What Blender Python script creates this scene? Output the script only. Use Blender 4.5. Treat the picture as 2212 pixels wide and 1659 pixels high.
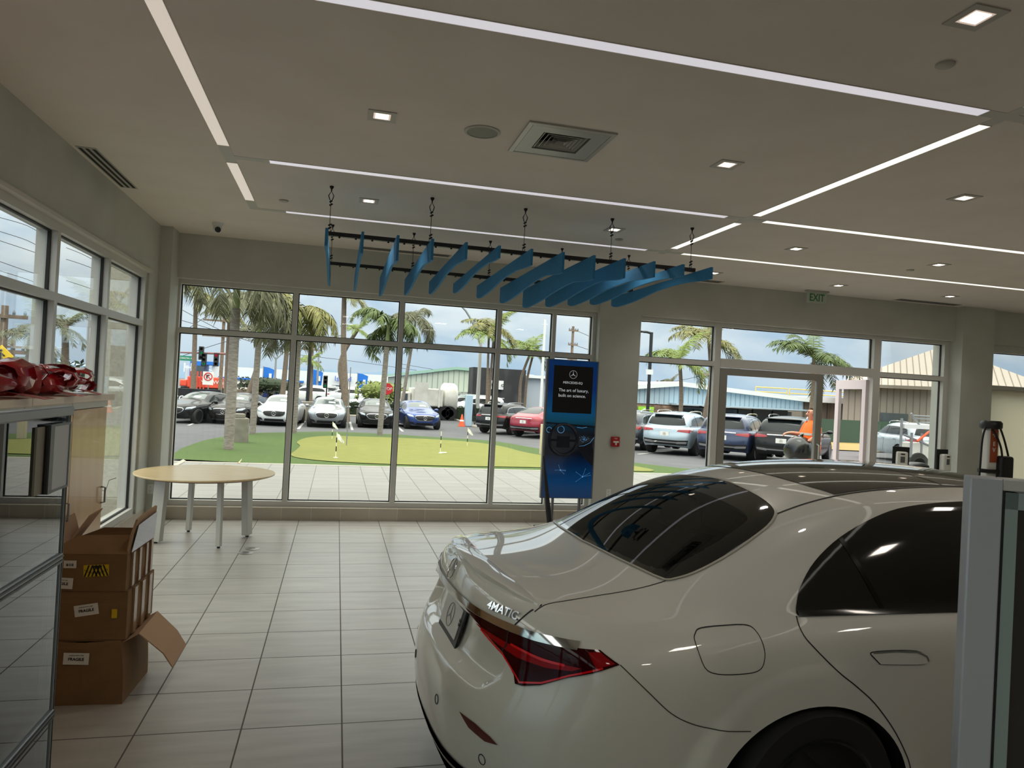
import bpy, bmesh, math, random
from math import sin, cos, pi, radians, sqrt, atan2
from mathutils import Vector, Matrix, Euler
from mathutils.bvhtree import BVHTree
from mathutils.geometry import delaunay_2d_cdt
for o in list(bpy.data.objects): bpy.data.objects.remove(o)
SC = bpy.context.scene; COL = SC.collection
random.seed(7)
# ---------------- camera ----------------
FPX, YAW, PIT, ROL, EYE = 1541.0, radians(13.75), radians(.55), radians(3.0), Vector((0, 0, 1.8))
fw = Vector((sin(YAW)*cos(PIT), cos(YAW)*cos(PIT), sin(PIT)))
r0 = Vector((cos(YAW), -sin(YAW), 0)); u0 = r0.cross(fw)
rt = cos(ROL)*r0 + sin(ROL)*u0; up = -sin(ROL)*r0 + cos(ROL)*u0
cd = bpy.data.cameras.new('camera'); cam = bpy.data.objects.new('camera', cd); COL.objects.link(cam)
cam.matrix_world = Matrix(((rt.x, up.x, -fw.x, 0), (rt.y, up.y, -fw.y, 0), (rt.z, up.z, -fw.z, EYE.z), (0, 0, 0, 1)))
cd.sensor_fit = 'HORIZONTAL'; cd.sensor_width = 36; cd.lens = FPX*36/2212; cd.clip_start = .05; cd.clip_end = 3000
SC.camera = cam
SC.view_settings.view_transform = 'Standard'; SC.view_settings.look = 'None'
SC.view_settings.gamma = 1; SC.view_settings.use_curve_mapping = False; SC.view_settings.exposure = 0.0
try:
    SC.cycles.use_denoising = True; SC.cycles.max_bounces = 10; SC.cycles.transparent_max_bounces = 24
    SC.cycles.diffuse_bounces = 4; SC.cycles.caustics_reflective = False; SC.cycles.caustics_refractive = False
    SC.cycles.sample_clamp_indirect = 4
except Exception: pass
# ---------------- sky ----------------
wd = bpy.data.worlds.new('sky'); SC.world = wd; wd.use_nodes = True
nt = wd.node_tree; N = nt.nodes; L = nt.links; N.clear()
tc = N.new('ShaderNodeTexCoord'); sx = N.new('ShaderNodeSeparateXYZ'); L.new(tc.outputs['Generated'], sx.inputs[0])
mp = N.new('ShaderNodeMapping'); mp.inputs['Scale'].default_value = (1, 1, 2.6); L.new(tc.outputs['Generated'], mp.inputs[0])
n1 = N.new('ShaderNodeTexNoise'); n1.inputs['Scale'].default_value = 6.5; n1.inputs['Detail'].default_value = 6; n1.inputs['Roughness'].default_value = .5; n1.inputs['Distortion'].default_value = .3
L.new(mp.outputs[0], n1.inputs['Vector'])
cr = N.new('ShaderNodeValToRGB'); e = cr.color_ramp.elements
def lin(r, g, b, a=1): return tuple((c/12.92 if c <= .04045 else ((c+.055)/1.055)**2.4) for c in (r/255, g/255, b/255)) + (a,)
e[0].position = .34; e[0].color = lin(188, 208, 229); e[1].position = .58; e[1].color = lin(240, 244, 247)
q = e.new(.45); q.color = lin(216, 226, 236)
L.new(n1.outputs['Fac'], cr.inputs[0])
hz = N.new('ShaderNodeValToRGB'); h = hz.color_ramp.elements
h[0].position = 0; h[0].color = (1, 1, 1, 1); h[1].position = .13; h[1].color = (0, 0, 0, 1)
L.new(sx.outputs['Z'], hz.inputs[0])
m1 = N.new('ShaderNodeMix'); m1.data_type = 'RGBA'; m1.inputs['B'].default_value = lin(170, 199, 228)
mm = N.new('ShaderNodeMath'); mm.operation = 'MULTIPLY'; mm.inputs[1].default_value = .65
L.new(hz.outputs['Color'], mm.inputs[0]); L.new(mm.outputs[0], m1.inputs['Factor']); L.new(cr.outputs['Color'], m1.inputs['A'])
bg = N.new('ShaderNodeBackground'); zs = N.new('ShaderNodeMapRange'); zs.inputs['From Min'].default_value = .1; zs.inputs['From Max'].default_value = .75; zs.inputs['To Min'].default_value = 1.1; zs.inputs['To Max'].default_value = 5.0
L.new(sx.outputs['Z'], zs.inputs[0])
m3 = N.new('ShaderNodeMix'); m3.data_type = 'RGBA'; m3.inputs['B'].default_value = (.86, .82, .75, 1)        # thick bright overcast overhead
z2 = N.new('ShaderNodeMapRange'); z2.inputs['From Min'].default_value = .22; z2.inputs['From Max'].default_value = .45; L.new(sx.outputs['Z'], z2.inputs[0]); L.new(z2.outputs[0], m3.inputs['Factor']); L.new(m1.outputs['Result'], m3.inputs['A'])
L.new(zs.outputs[0], bg.inputs['Strength']); L.new(m3.outputs['Result'], bg.inputs['Color']); ow = N.new('ShaderNodeOutputWorld'); L.new(bg.outputs[0], ow.inputs[0])
def lamp(name, kind, loc, energy, color=(1, 1, 1), rot=(0, 0, 0), **kw):
    d = bpy.data.lights.new(name, kind); d.energy = energy; d.color = color
    for k, v in kw.items(): setattr(d, k, v)
    o = bpy.data.objects.new(name, d); COL.objects.link(o); o.location = loc; o.rotation_euler = rot
    return o
lamp('sun', 'SUN', (0, 0, 60), .5, (1, .97, .92), (radians(12), radians(-14), 0), angle=radians(20))
# unseen fill lamps added behind and beside the viewer to brighten the room
for lx, ly in ((.2, .4), (2.6, .4), (.2, -2), (2.6, -2), (4.85, .4), (4.85, 2.5), (6.8, 2.5), (8.75, 4.7), (6.8, 4.7)):
    lamp('fill_lamp', 'AREA', (lx, ly, 3.5), (5.5 if ly < 4 else 14), (1, .90, .79), (0, 0, 0), shape='SQUARE', size=.3)
# ---------------- helpers ----------------
def P(px, py, ax, val):
    d = (px-1106)/FPX*rt - (py-829.5)/FPX*up + fw
    return EYE + d*((val-EYE[ax])/d[ax])
def gz(y):                                      # the ground falls away gently beyond the patio
    return -.43*min(1, max(0, (y-15.6)/17.4))
def G(px, py, off=0):
    d = (px-1106)/FPX*rt - (py-829.5)/FPX*up + fw
    t = (off-EYE.z)/d.z if d.z < 0 else 400
    for _ in range(40): t = (gz(EYE.y+d.y*t)+off-EYE.z)/d.z
    return EYE + d*t
MATS = {}
def mat(name, col=(128, 128, 128), rough=.5, metal=0, coat=0, emit=0, ecol=None, spec=None, alpha=1):
    if name in MATS: return MATS[name]
    m = bpy.data.materials.new(name); m.use_nodes = True; b = m.node_tree.nodes['Principled BSDF']
    b.inputs['Base Color'].default_value = lin(*col); b.inputs['Roughness'].default_value = rough; b.inputs['Metallic'].default_value = metal
    b.inputs['Coat Weight'].default_value = coat; b.inputs['Coat Roughness'].default_value = .03
    if spec is not None: b.inputs['Specular IOR Level'].default_value = spec
    if emit: b.inputs['Emission Color'].default_value = lin(*(ecol or col)); b.inputs['Emission Strength'].default_value = emit
    MATS[name] = m; return m
def vary(m, c2, scale=8, stretch=(1, 1, 1), amt=1.0, detail=4, bump=0, lo=.35, hi=.7):
    nt = m.node_tree; N = nt.nodes; L = nt.links; b = N['Principled BSDF']
    tc = N.new('ShaderNodeTexCoord'); mp = N.new('ShaderNodeMapping'); mp.inputs['Scale'].default_value = stretch
    n = N.new('ShaderNodeTexNoise'); n.inputs['Scale'].default_value = scale; n.inputs['Detail'].default_value = detail
    r = N.new('ShaderNodeValToRGB'); r.color_ramp.elements[0].position = lo; r.color_ramp.elements[1].position = hi
    r.color_ramp.elements[0].color = b.inputs['Base Color'].default_value[:]; r.color_ramp.elements[1].color = lin(*c2)
    L.new(tc.outputs['Object'], mp.inputs[0]); L.new(mp.outputs[0], n.inputs['Vector']); L.new(n.outputs['Fac'], r.inputs[0]); L.new(r.outputs[0], b.inputs['Base Color'])
    if bump:
        u = N.new('ShaderNodeBump'); u.inputs['Strength'].default_value = bump; u.inputs['Distance'].default_value = .01
        L.new(n.outputs['Fac'], u.inputs['Height']); L.new(u.outputs[0], b.inputs['Normal'])
    return m
def glass(name, tint=(255, 255, 255), refl=1.0, ior=1.5, rough=0.0):
    if name in MATS: return MATS[name]
    m = bpy.data.materials.new(name); m.use_nodes = True; nt = m.node_tree; N = nt.nodes; L = nt.links; N.clear()
    f = N.new('ShaderNodeFresnel'); f.inputs['IOR'].default_value = ior; k = N.new('ShaderNodeMath'); k.operation = 'MULTIPLY'; k.inputs[1].default_value = refl
    t = N.new('ShaderNodeBsdfTransparent'); t.inputs[0].default_value = lin(*tint); g = N.new('ShaderNodeBsdfGlossy'); g.inputs['Roughness'].default_value = rough
    x = N.new('ShaderNodeMixShader'); o = N.new('ShaderNodeOutputMaterial')
    L.new(f.outputs[0], k.inputs[0]); L.new(k.outputs[0], x.inputs[0]); L.new(t.outputs[0], x.inputs[1]); L.new(g.outputs[0], x.inputs[2]); L.new(x.outputs[0], o.inputs[0])
    MATS[name] = m; return m
class MB:
    def __init__(s): s.v = []; s.f = []
    def add(s, vs, fs):
        k = len(s.v); s.v += [Vector(a) for a in vs]; s.f += [tuple(i+k for i in f) for f in fs]; return s
    def box(s, c, d, rz=0, rot=None):
        c = Vector(c); x, y, z = d[0]/2, d[1]/2, d[2]/2
        R = rot.to_matrix() if isinstance(rot, Euler) else (rot or Matrix.Rotation(rz, 3, 'Z'))
        vs = [c + R @ Vector((a*x, b*y, g*z)) for a in (-1, 1) for b in (-1, 1) for g in (-1, 1)]
        return s.add(vs, [(0, 1, 3, 2), (4, 6, 7, 5), (0, 4, 5, 1), (2, 3, 7, 6), (0, 2, 6, 4), (1, 5, 7, 3)])
    def bb(s, a, b):
        return s.box([(a[i]+b[i])/2 for i in range(3)], [abs(b[i]-a[i]) for i in range(3)])
    def tube(s, pts, r, n=8, cap=True, closed=False):
        pts = [Vector(p) for p in pts]; m = len(pts); rs = r if isinstance(r, (list, tuple)) else [r]*m
        rings = []; ref = None
        for i, p in enumerate(pts):
            if closed: t = pts[(i+1) % m]-pts[i-1]
            else: t = pts[min(i+1, m-1)]-pts[max(i-1, 0)]
            t.normalize()
            if ref is None: ref = Vector((0, 0, 1)) if abs(t.z) < .9 else Vector((1, 0, 0))
            a = ref - t*ref.dot(t)
            if a.length < 1e-5: a = t.orthogonal()
            a.normalize(); b = t.cross(a); ref = a
            rings.append([p + rs[i]*(cos(2*pi*k/n)*a + sin(2*pi*k/n)*b) for k in range(n)])
        vs = [q for g in rings for q in g]; fs = []
        for i in range(m if closed else m-1):
            j = (i+1) % m
            for k in range(n): fs.append((i*n+k, i*n+(k+1) % n, j*n+(k+1) % n, j*n+k))
        if cap and not closed: fs += [tuple(range(n))[::-1], tuple((m-1)*n+k for k in range(n))]
        return s.add(vs, fs)
    def lathe(s, prof, c=(0, 0, 0), n=24, M=None):
        c = Vector(c); vs = []
        for r, z in prof:
            for k in range(n):
                v = Vector((r*cos(2*pi*k/n), r*sin(2*pi*k/n), z)); vs.append(c + (M @ v if M else v))
        fs = [(i*n+k, i*n+(k+1) % n, (i+1)*n+(k+1) % n, (i+1)*n+k) for i in range(len(prof)-1) for k in range(n)]
        fs += [tuple(range(n))[::-1], tuple((len(prof)-1)*n+k for k in range(n))]
        return s.add(vs, fs)
    def prism(s, poly, d, O=(0, 0, 0), U=(1, 0, 0), V=(0, 1, 0)):
        O, U, V = Vector(O), Vector(U), Vector(V); W = U.cross(V).normalized()*d; n = len(poly)
        a = [O+U*p[0]+V*p[1] for p in poly]; vs = a + [p+W for p in a]
        return s.add(vs, [tuple(range(n))[::-1], tuple(range(n, 2*n))] + [(i, (i+1) % n, n+(i+1) % n, n+i) for i in range(n)])
    def quad(s, a, b, c, d): return s.add([a, b, c, d], [(0, 1, 2, 3)])
    def grid(s, rows):
        n = len(rows[0]); vs = [p for r in rows for p in r]
        return s.add(vs, [(i*n+k, i*n+k+1, (i+1)*n+k+1, (i+1)*n+k) for i in range(len(rows)-1) for k in range(n-1)])
    def ball(s, c, r, nu=12, nv=8, sc=(1, 1, 1), M=None):
        c = Vector(c); vs = []; fs = []
        for i in range(nv+1):
            t = pi*i/nv
            for k in range(nu):
                v = Vector((r*sc[0]*sin(t)*cos(2*pi*k/nu), r*sc[1]*sin(t)*sin(2*pi*k/nu), r*sc[2]*cos(t))); vs.append(c + (M @ v if M else v))
        for i in range(nv):
            for k in range(nu): fs.append((i*nu+k, (i+1)*nu+k, (i+1)*nu+(k+1) % nu, i*nu+(k+1) % nu))
        return s.add(vs, fs)
    def obj(s, name, m, parent=None, smooth=False, bevel=0, ang=40, seg=2, loc=None):
        me = bpy.data.meshes.new(name); me.from_pydata([tuple(v) for v in s.v], [], s.f); me.update()
        bm = bmesh.new(); bm.from_mesh(me); bmesh.ops.remove_doubles(bm, verts=bm.verts, dist=1e-6); bmesh.ops.recalc_face_normals(bm, faces=bm.faces); bm.to_mesh(me); bm.free()
        return link(name, me, m, parent, smooth, bevel, ang, seg, loc)
def link(name, me, m, parent=None, smooth=False, bevel=0, ang=40, seg=2, loc=None):
    me.materials.append(m); o = bpy.data.objects.new(name, me); COL.objects.link(o)
    if loc: o.location = loc
    if parent: o.parent = parent
    if bevel:
        b = o.modifiers.new('bevel', 'BEVEL'); b.width = bevel; b.segments = seg; b.limit_method = 'ANGLE'; b.angle_limit = radians(35)
    if smooth or bevel:
        me.polygons.foreach_set('use_smooth', [True]*len(me.polygons))
        try: me.set_sharp_from_angle(angle=radians(ang))
        except Exception: pass
    return o
def tag(o, label, cat, group=None, kind=None):
    o['label'] = label; o['category'] = cat
    if group: o['group'] = group
    if kind: o['kind'] = kind
    return o
def thing(name, label, cat, loc=(0, 0, 0), rz=0, group=None):
    o = bpy.data.objects.new(name, None); COL.objects.link(o); o.location = loc; o.rotation_euler = (0, 0, rz); o.empty_display_size = .1
    return tag(o, label, cat, group)
def struct(o): o['kind'] = 'structure'; return o
def kids(o): return [c for c in bpy.data.objects if c.parent == o]
def dup(o, loc=None, rz=None, label=None, parent=None, cat=None):
    c = o.copy(); COL.objects.link(c)
    if parent: c.parent = parent
    if loc is not None: c.location = loc
    if rz is not None: c.rotation_euler = (0, 0, rz)
    if label: c['label'] = label
    if cat: c['category'] = cat
    for k in kids(o): dup(k, parent=c)
    return c
def recolor(o, swap):                     # give a copy its own paint: swap = {old material name: new material}
    for k in [o]+kids(o)+[g for c in kids(o) for g in kids(c)]:
        for sl in k.material_slots:
            if sl.material and (sl.material.name in swap or sl.material.name.startswith('paint_')): n = list(swap.values())[0]; sl.link = 'OBJECT'; sl.material = n
def word(name, text, size, m, parent, loc, rot, depth=.002, align='CENTER', font_scale=1, bold=0, shear=0):
    c = bpy.data.curves.new(name, 'FONT'); c.body = text; c.size = size; c.extrude = depth; c.align_x = align; c.align_y = 'CENTER'; c.offset = bold; c.shear = shear; c.resolution_u = 3
    t = bpy.data.objects.new(name+'_tmp', c); COL.objects.link(t); bpy.context.view_layer.update()
    me = bpy.data.meshes.new_from_object(t.evaluated_get(bpy.context.evaluated_depsgraph_get())); bpy.data.objects.remove(t)
    if font_scale != 1:
        for v in me.vertices: v.co.x *= font_scale
    o = link(name, me, m, parent); o.location = loc
    o.rotation_euler = rot if not isinstance(rot, Matrix) else rot.to_euler()
    return o
def smooth_path(pts, n=6, closed=False):
    pts = [Vector(p) for p in pts]; out = []; m = len(pts)
    for i in range(m if closed else m-1):
        if closed: a, b, c, d = pts[i-1], pts[i], pts[(i+1) % m], pts[(i+2) % m]
        else: a, b, c, d = pts[max(i-1, 0)], pts[i], pts[i+1], pts[min(i+2, m-1)]
        for k in range(n):
            t = k/n; out.append(.5*((2*b)+(c-a)*t+(2*a-5*b+4*c-d)*t*t+(3*b-a-3*c+d)*t**3))
    if not closed: out.append(pts[-1])
    return out
def star3(mb, c, r, R, d=.01, n=28, w=.16, ring=.1):       # three-pointed star in a ring, lying in the x-y plane of R
    c = Vector(c); poly = []
    for k in range(6):
        a = pi/2+k*pi/3; q = r*(.96 if k % 2 == 0 else w); poly.append((q*cos(a), q*sin(a)))
    U, V = R @ Vector((1, 0, 0)), R @ Vector((0, 1, 0)); W = U.cross(V)
    mb.prism(poly, d, c, U, V)
    mb.tube([c+W*d*.5+r*(cos(2*pi*k/n)*U+sin(2*pi*k/n)*V) for k in range(n)], r*ring*.6, 6, closed=True)
# ---------------- room shell ----------------
ZC = 3.537; YB = 9.545; XL = -2.12
wallm = vary(mat('painted_wall', (196, 198, 189), .75), (190, 191, 182), 3)
ceilm = vary(mat('painted_ceiling', (228, 220, 211), .8), (222, 214, 204), 2)
stucco = vary(mat('stucco', (176, 172, 158), .9), (160, 156, 142), 30, bump=.5)
alu = mat('window_aluminium', (206, 205, 199), .42, .1)
gask = mat('black_gasket', (22, 23, 24), .6)
pane = glass('clear_pane', (247, 251, 250), .3)
def tiles(name, x0, a, y0, b, w, c1, c2, cg, rough, streak=(1.2, 7, 1), off=0):
    m = mat(name, c1, rough); vary(m, c2, 1.7, streak, detail=6); nt = m.node_tree; N = nt.nodes; L = nt.links; bs = N['Principled BSDF']
    src = bs.inputs['Base Color'].links[0].from_socket
    tc = N.new('ShaderNodeTexCoord'); sp = N.new('ShaderNodeSeparateXYZ'); L.new(tc.outputs['Object'], sp.inputs[0])
    def M(op, *i):
        n = N.new('ShaderNodeMath'); n.operation = op
        for k, v in enumerate(i):
            if isinstance(v, (int, float)): n.inputs[k].default_value = v
            else: L.new(v, n.inputs[k])
        return n.outputs[0]
    def line(s, o, p, ww):
        f = M('FRACT', M('DIVIDE', M('SUBTRACT', s, o-1000*p), p)); return M('GREATER_THAN', M('ABSOLUTE', M('SUBTRACT', f, .5)), .5-ww/p/2)
    lx = line(sp.outputs[0], x0, a, w); ly = line(sp.outputs[1], y0, b, w); k = M('MAXIMUM', lx, ly)
    cell = N.new('ShaderNodeTexWhiteNoise'); cell.noise_dimensions = '2D'; cb = N.new('ShaderNodeCombineXYZ')
    L.new(M('FLOOR', M('DIVIDE', M('SUBTRACT', sp.outputs[0], x0), a)), cb.inputs[0]); L.new(M('FLOOR', M('DIVIDE', M('SUBTRACT', sp.outputs[1], y0), b)), cb.inputs[1]); L.new(cb.outputs[0], cell.inputs[0])
    hs = N.new('ShaderNodeHueSaturation'); L.new(src, hs.inputs['Color']); L.new(M('ADD', M('MULTIPLY', cell.outputs[0], .10), .95), hs.inputs['Value'])
    mx = N.new('ShaderNodeMix'); mx.data_type = 'RGBA'; L.new(k, mx.inputs['Factor']); L.new(hs.outputs[0], mx.inputs['A']); mx.inputs['B'].default_value = lin(*cg); L.new(mx.outputs['Result'], bs.inputs['Base Color'])
    L.new(M('ADD', M('MULTIPLY', k, .4), rough), bs.inputs['Roughness'])
    return m
floorm = tiles('floor_tile', .119, .5015, 8.70, .4834, .008, (186, 182, 174), (170, 166, 158), (92, 86, 80), .34)
struct(MB().bb((XL, -4.5, -.2), (13, YB+.1, 0)).obj('floor', floorm))
VX, VY, VH = 1.41, 4.72, .17
struct(MB().bb((XL-.2, -4.7, ZC), (VX-VH, 9.95, ZC+.25)).bb((VX+VH, -4.7, ZC), (13.2, 9.95, ZC+.25)).bb((VX-VH, -4.7, ZC), (VX+VH, VY-VH, ZC+.25)).bb((VX-VH, VY+VH, ZC), (VX+VH, 9.95, ZC+.25)).obj('ceiling', ceilm))
struct(MB().bb((XL, -4.7, 0), (13.2, -4.5, ZC)).obj('wall_front', wallm))
struct(MB().bb((13, -4.5, 0), (13.2, 9.95, ZC)).obj('wall_right', wallm))
HB = 2.985
struct(MB().bb((XL-.2, YB, HB), (13, 9.95, ZC)).obj('wall_back', wallm))
struct(MB().bb((XL-.22, 9.2, 0), (-1.985, 9.95, ZC)).obj('trim_1', wallm))
struct(MB().bb((3.56, YB-.03, 0), (4.19, 9.95, ZC)).obj('trim_2', wallm))
struct(MB().bb((9.70, 9.40, 0), (10.32, 9.98, ZC)).obj('trim_3', wallm))
curbm = tiles('curb_tile', .13, .367, 0, 50, .006, (192, 182, 166), (178, 168, 152), (214, 206, 192), .45)
def curbs(name, x0, x1): return struct(MB().bb((x0, YB, 0), (x1, 9.95, .155)).obj(name, curbm))
curbs('baseboard_back', -1.985, 3.56); struct(MB().bb((4.19, YB, 0), (5.5, 9.95, .155)).obj('baseboard_back_2', curbm))
# left wall: header and tiled sill over the glazing
struct(MB().bb((XL-.2, -4.5, 2.93), (XL, 9.2, ZC)).bb((XL-.2, 8.80, .2), (XL, 9.2, 2.93)).obj('wall_left', wallm))
struct(MB().bb((XL-.22, -4.5, 2.915), (XL+.03, 8.80, 2.945)).obj('trim_4', mat('pale_sill', (205, 202, 194), .5)))
struct(MB().bb((XL-.22, -4.5, 0), (XL, 9.2, .2)).obj('baseboard_left', curbm))
def window(name, plane, verts, zs, lo, hi, fr=.062, dep=.14, skip=(), wid=None):
    """plane = ('y', value) or ('x', value): a curtain-wall grid of bars with a pane in each opening"""
    ax, v = plane; f = MB(); gk = MB(); panes = []
    wid = wid or {}
    def bb(m, u0, u1, z0, z1, d0, d1):
        if ax == 'y': m.bb((u0, v+d0, z0), (u1, v+d1, z1))
        else: m.bb((v+d0, u0, z0), (v+d1, u1, z1))
    hv = [wid.get(u, fr)/2 for u in verts]
    for u, w in zip(verts, hv): bb(f, u-w, u+w, lo, hi, -dep/2, dep/2)
    for i in range(len(verts)-1):
        a, b = verts[i]+hv[i], verts[i+1]-hv[i+1]
        for j, z in enumerate(zs):
            if (i, j) in skip: continue
            bb(f, a, b, z-fr/2 if not isinstance(z, tuple) else z[0], z+fr/2 if not isinstance(z, tuple) else z[1], -dep/2, dep/2)
        for j in range(len(zs)-1):
            if (i, j, 'p') in skip: continue
            z0 = zs[j]+fr/2 if not isinstance(zs[j], tuple) else zs[j][1]; z1 = zs[j+1]-fr/2 if not isinstance(zs[j+1], tuple) else zs[j+1][0]
            g = .012
            for s in ((a, a+g, z0, z1), (b-g, b, z0, z1), (a+g, b-g, z0, z0+g), (a+g, b-g, z1-g, z1)): bb(gk, *s, .006, .03)
            panes.append((a, b, z0, z1))
    o = struct(f.obj(name, alu)); gk.obj('gasket', gask, o)
    for (a, b, z0, z1) in panes:
        m = MB(); bb(m, a+.002, b-.002, z0+.002, z1-.002, .012, .018); m.obj('pane', pane, o)
    return o
YW = 9.64; k_ = YW/YB
window('window_1', ('y', YW+.07), [-1.99, -.579, .794, 2.14, 2.935, 3.54], [(.155, .222), (2.315, 2.375), (2.925, 2.99)], .155, 2.99, wid={2.935: .05}, dep=.13)
window('window_2', ('y', YW+.07), [4.21, 5.505, 8.32, 9.665], [(.155, .222), (2.33, 2.40), (2.925, 2.99)], .0, 2.99, wid={5.505: .1, 8.32: .13, 9.665: .12}, skip=((1, 0), (1, 1), (1, 0, 'p')), dep=.13)
struct(MB().bb((5.555, YW, 2.32), (8.255, YW+.14, 2.45)).obj('trim_5', alu))
window('window_3', ('y', YW+.07), [10.35, 13.0], [(.155, .222), (2.2, 2.26), (2.86, 2.93)], .155, 2.93)
struct(MB().bb((10.35, YW, 2.93), (13.0, YW+.14, 2.99)).obj('trim_6', alu))
window('window_4', ('x', XL-.1), [-4.4, -2.9, -1.35, -.1, 1.15, 2.4, 3.65, 4.93, 6.2, 7.47, 8.77], [(.2, .27), (2.31, 2.375), (2.85, 2.915)], .2, 2.915, dep=.15)
# roller shade of the far window
sh = thing('roller_shade', 'beige roller shade drawn over the far right window behind the charging post', 'window shade', (11.66, YW-.03, 0))
scm = mat('shade_cloth', (238, 235, 224), .8); tb = scm.node_tree.nodes.new('ShaderNodeBsdfTranslucent'); tb.inputs[0].default_value = lin(240, 236, 222); mx_ = scm.node_tree.nodes.new('ShaderNodeMixShader'); mx_.inputs[0].default_value = .7
scm.node_tree.links.new(scm.node_tree.nodes['Principled BSDF'].outputs[0], mx_.inputs[1]); scm.node_tree.links.new(tb.outputs[0], mx_.inputs[2]); scm.node_tree.links.new(mx_.outputs[0], scm.node_tree.nodes['Material Output'].inputs[0])
MB().bb((-1.27, -.001, .2), (1.3, .001, 2.24)).obj('shade_cloth', scm, sh)
MB().bb((-1.27, -.015, 2.24), (1.3, .02, 2.31)).obj('head_box', alu, sh)
# doors
darkalu = mat('door_aluminium', (140, 138, 130), .45, .1)
d = struct(MB().bb((5.56, YW, 0), (5.68, YW+.06, 2.31)).bb((7.235, YW, 0), (7.345, YW+.06, 2.31)).bb((5.68, YW, 2.205), (7.235, YW+.06, 2.31)).bb((5.68, YW, 0), (7.235, YW+.06, .22)).obj('door_1', darkalu))
MB().bb((5.685, YW+.025, .225), (7.23, YW+.033, 2.2)).obj('pane', pane, d)
MB().tube([(7.28, YW+.0, .9), (7.28, YW-.05, .92), (7.28, YW-.05, 1.2), (7.28, YW+.0, 1.22)], .012).obj('door_handle', alu, d)
d2 = MB().bb((0, -.025, 0), (.11, .025, 2.27)).bb((.84, -.025, 0), (.96, .025, 2.27)).bb((.11, -.025, 2.12), (.84, .025, 2.27)).bb((.11, -.025, 0), (.84, .025, .25)).obj('door_2', mat('pale_door_frame', (222, 212, 214), .4, .1), loc=(8.235, YW+.1, .005))
d2.rotation_euler = (0, 0, radians(180-101)); struct(d2)
MB().bb((.112, -.005, .25), (.838, .003, 2.12)).obj('pane', pane, d2)
hm = MB()
for i in range(9): hm.lathe([(.011, -.005), (.011, .003)], (8.235-.02, YW-.001, .3+i*.22), 8, Matrix.Rotation(pi/2, 3, 'X'))
hm.bb((8.19, YW+.004, .1), (8.25, YW+.02, 2.2)); hm.obj('hinge', mat('hinge_steel', (150, 148, 150), .4, .6), d2); bpy.context.view_layer.update()
hh = d2.children[-1]; hh.matrix_parent_inverse = d2.matrix_basis.inverted()
# exterior piers of the building
struct(MB().bb((10.1, 9.99, -.1), (10.5, 10.36, 4)).obj('trim_7', stucco))
struct(MB().bb((-2.80, 9.25, -.1), (-2.33, 9.95, 4)).obj('trim_8', stucco))
# ---------------- ceiling fixtures ----------------
def strip(a, b, m, nm, label, grp='recessed ceiling light strips'):
    x0, y0 = a; x1, y1 = b
    o = thing(nm, label, 'light strip', ((x0+x1)/2, (y0+y1)/2, ZC), group=grp); w = abs(x1-x0)/2; l = abs(y1-y0)/2
    MB().bb((-w, -l, -.002), (w, l, .01)).obj('diffuser', m, o)
    t = .004; MB().bb((-w-t, -l-t, -.004), (-w, l+t, .01)).bb((w, -l-t, -.004), (w+t, l+t, .01)).bb((-w, -l-t, -.004), (w, -l, .01)).bb((-w, l, -.004), (w, l+t, .01)).obj('edge_trim', ceilm, o)
SW = .085; xa, xb = -.928, 3.68; ya, yb_, yc = 3.34, 6.03, 7.77
warm = mat('lit_strip_warm', (222, 214, 204), .5, emit=.62, ecol=(226, 214, 202)); cool = mat('lit_strip_dim', (190, 188, 196), .35, emit=.85, ecol=(208, 205, 212)); brt = mat('lit_strip_bright', (240, 238, 226), .5, emit=1.3, ecol=(236, 234, 222)); off_ = mat('unlit_strip', (190, 188, 180), .45)
h_ = SW/2
for (a, b, m, lb) in (((xa-h_, -2.0), (xa+h_, ya-.12), warm, 'warm light strip running overhead at the left towards the viewer'),
    ((xa-h_, ya+.0), (xa+h_, 5.75), warm, 'long warm light strip along the left side of the ceiling'), ((xa-h_, 6.19), (xa+h_, 7.43), warm, 'short warm light strip at the left end of the ceiling grid'),
    ((-.60, ya-h_), (3.52, ya+h_), cool, 'nearest pale cross strip over the speaker and air diffuser'), ((3.86, ya-h_), (9, ya+h_), brt, 'bright cross strip entering at the right edge, nearest one'),
    ((-.62, yb_-h_), (3.46, yb_+h_), cool, 'pale cross strip just in front of the hanging blue fins'), ((3.86, yb_-h_), (9.5, yb_+h_), brt, 'bright cross strip right of the fins, second from the back wall'),
    ((-.61, yc-h_), (3.44, yc+h_), cool, 'pale cross strip above the hanging blue fins'), ((3.90, yc-h_), (10.6, yc+h_), brt, 'bright cross strip nearest the exit sign'),
    ((xb-h_, ya+.14), (xb+h_, 5.88), brt, 'long bright strip running in depth on the right'), ((xb-h_, 6.19), (xb+h_, 7.55), brt, 'short bright strip in depth behind the crossing'), ((xb-h_, -2), (xb+h_, ya-.14), brt, 'bright strip in depth at the top right edge')):
    strip(a, b, m, 'light_strip', lb)
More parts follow.
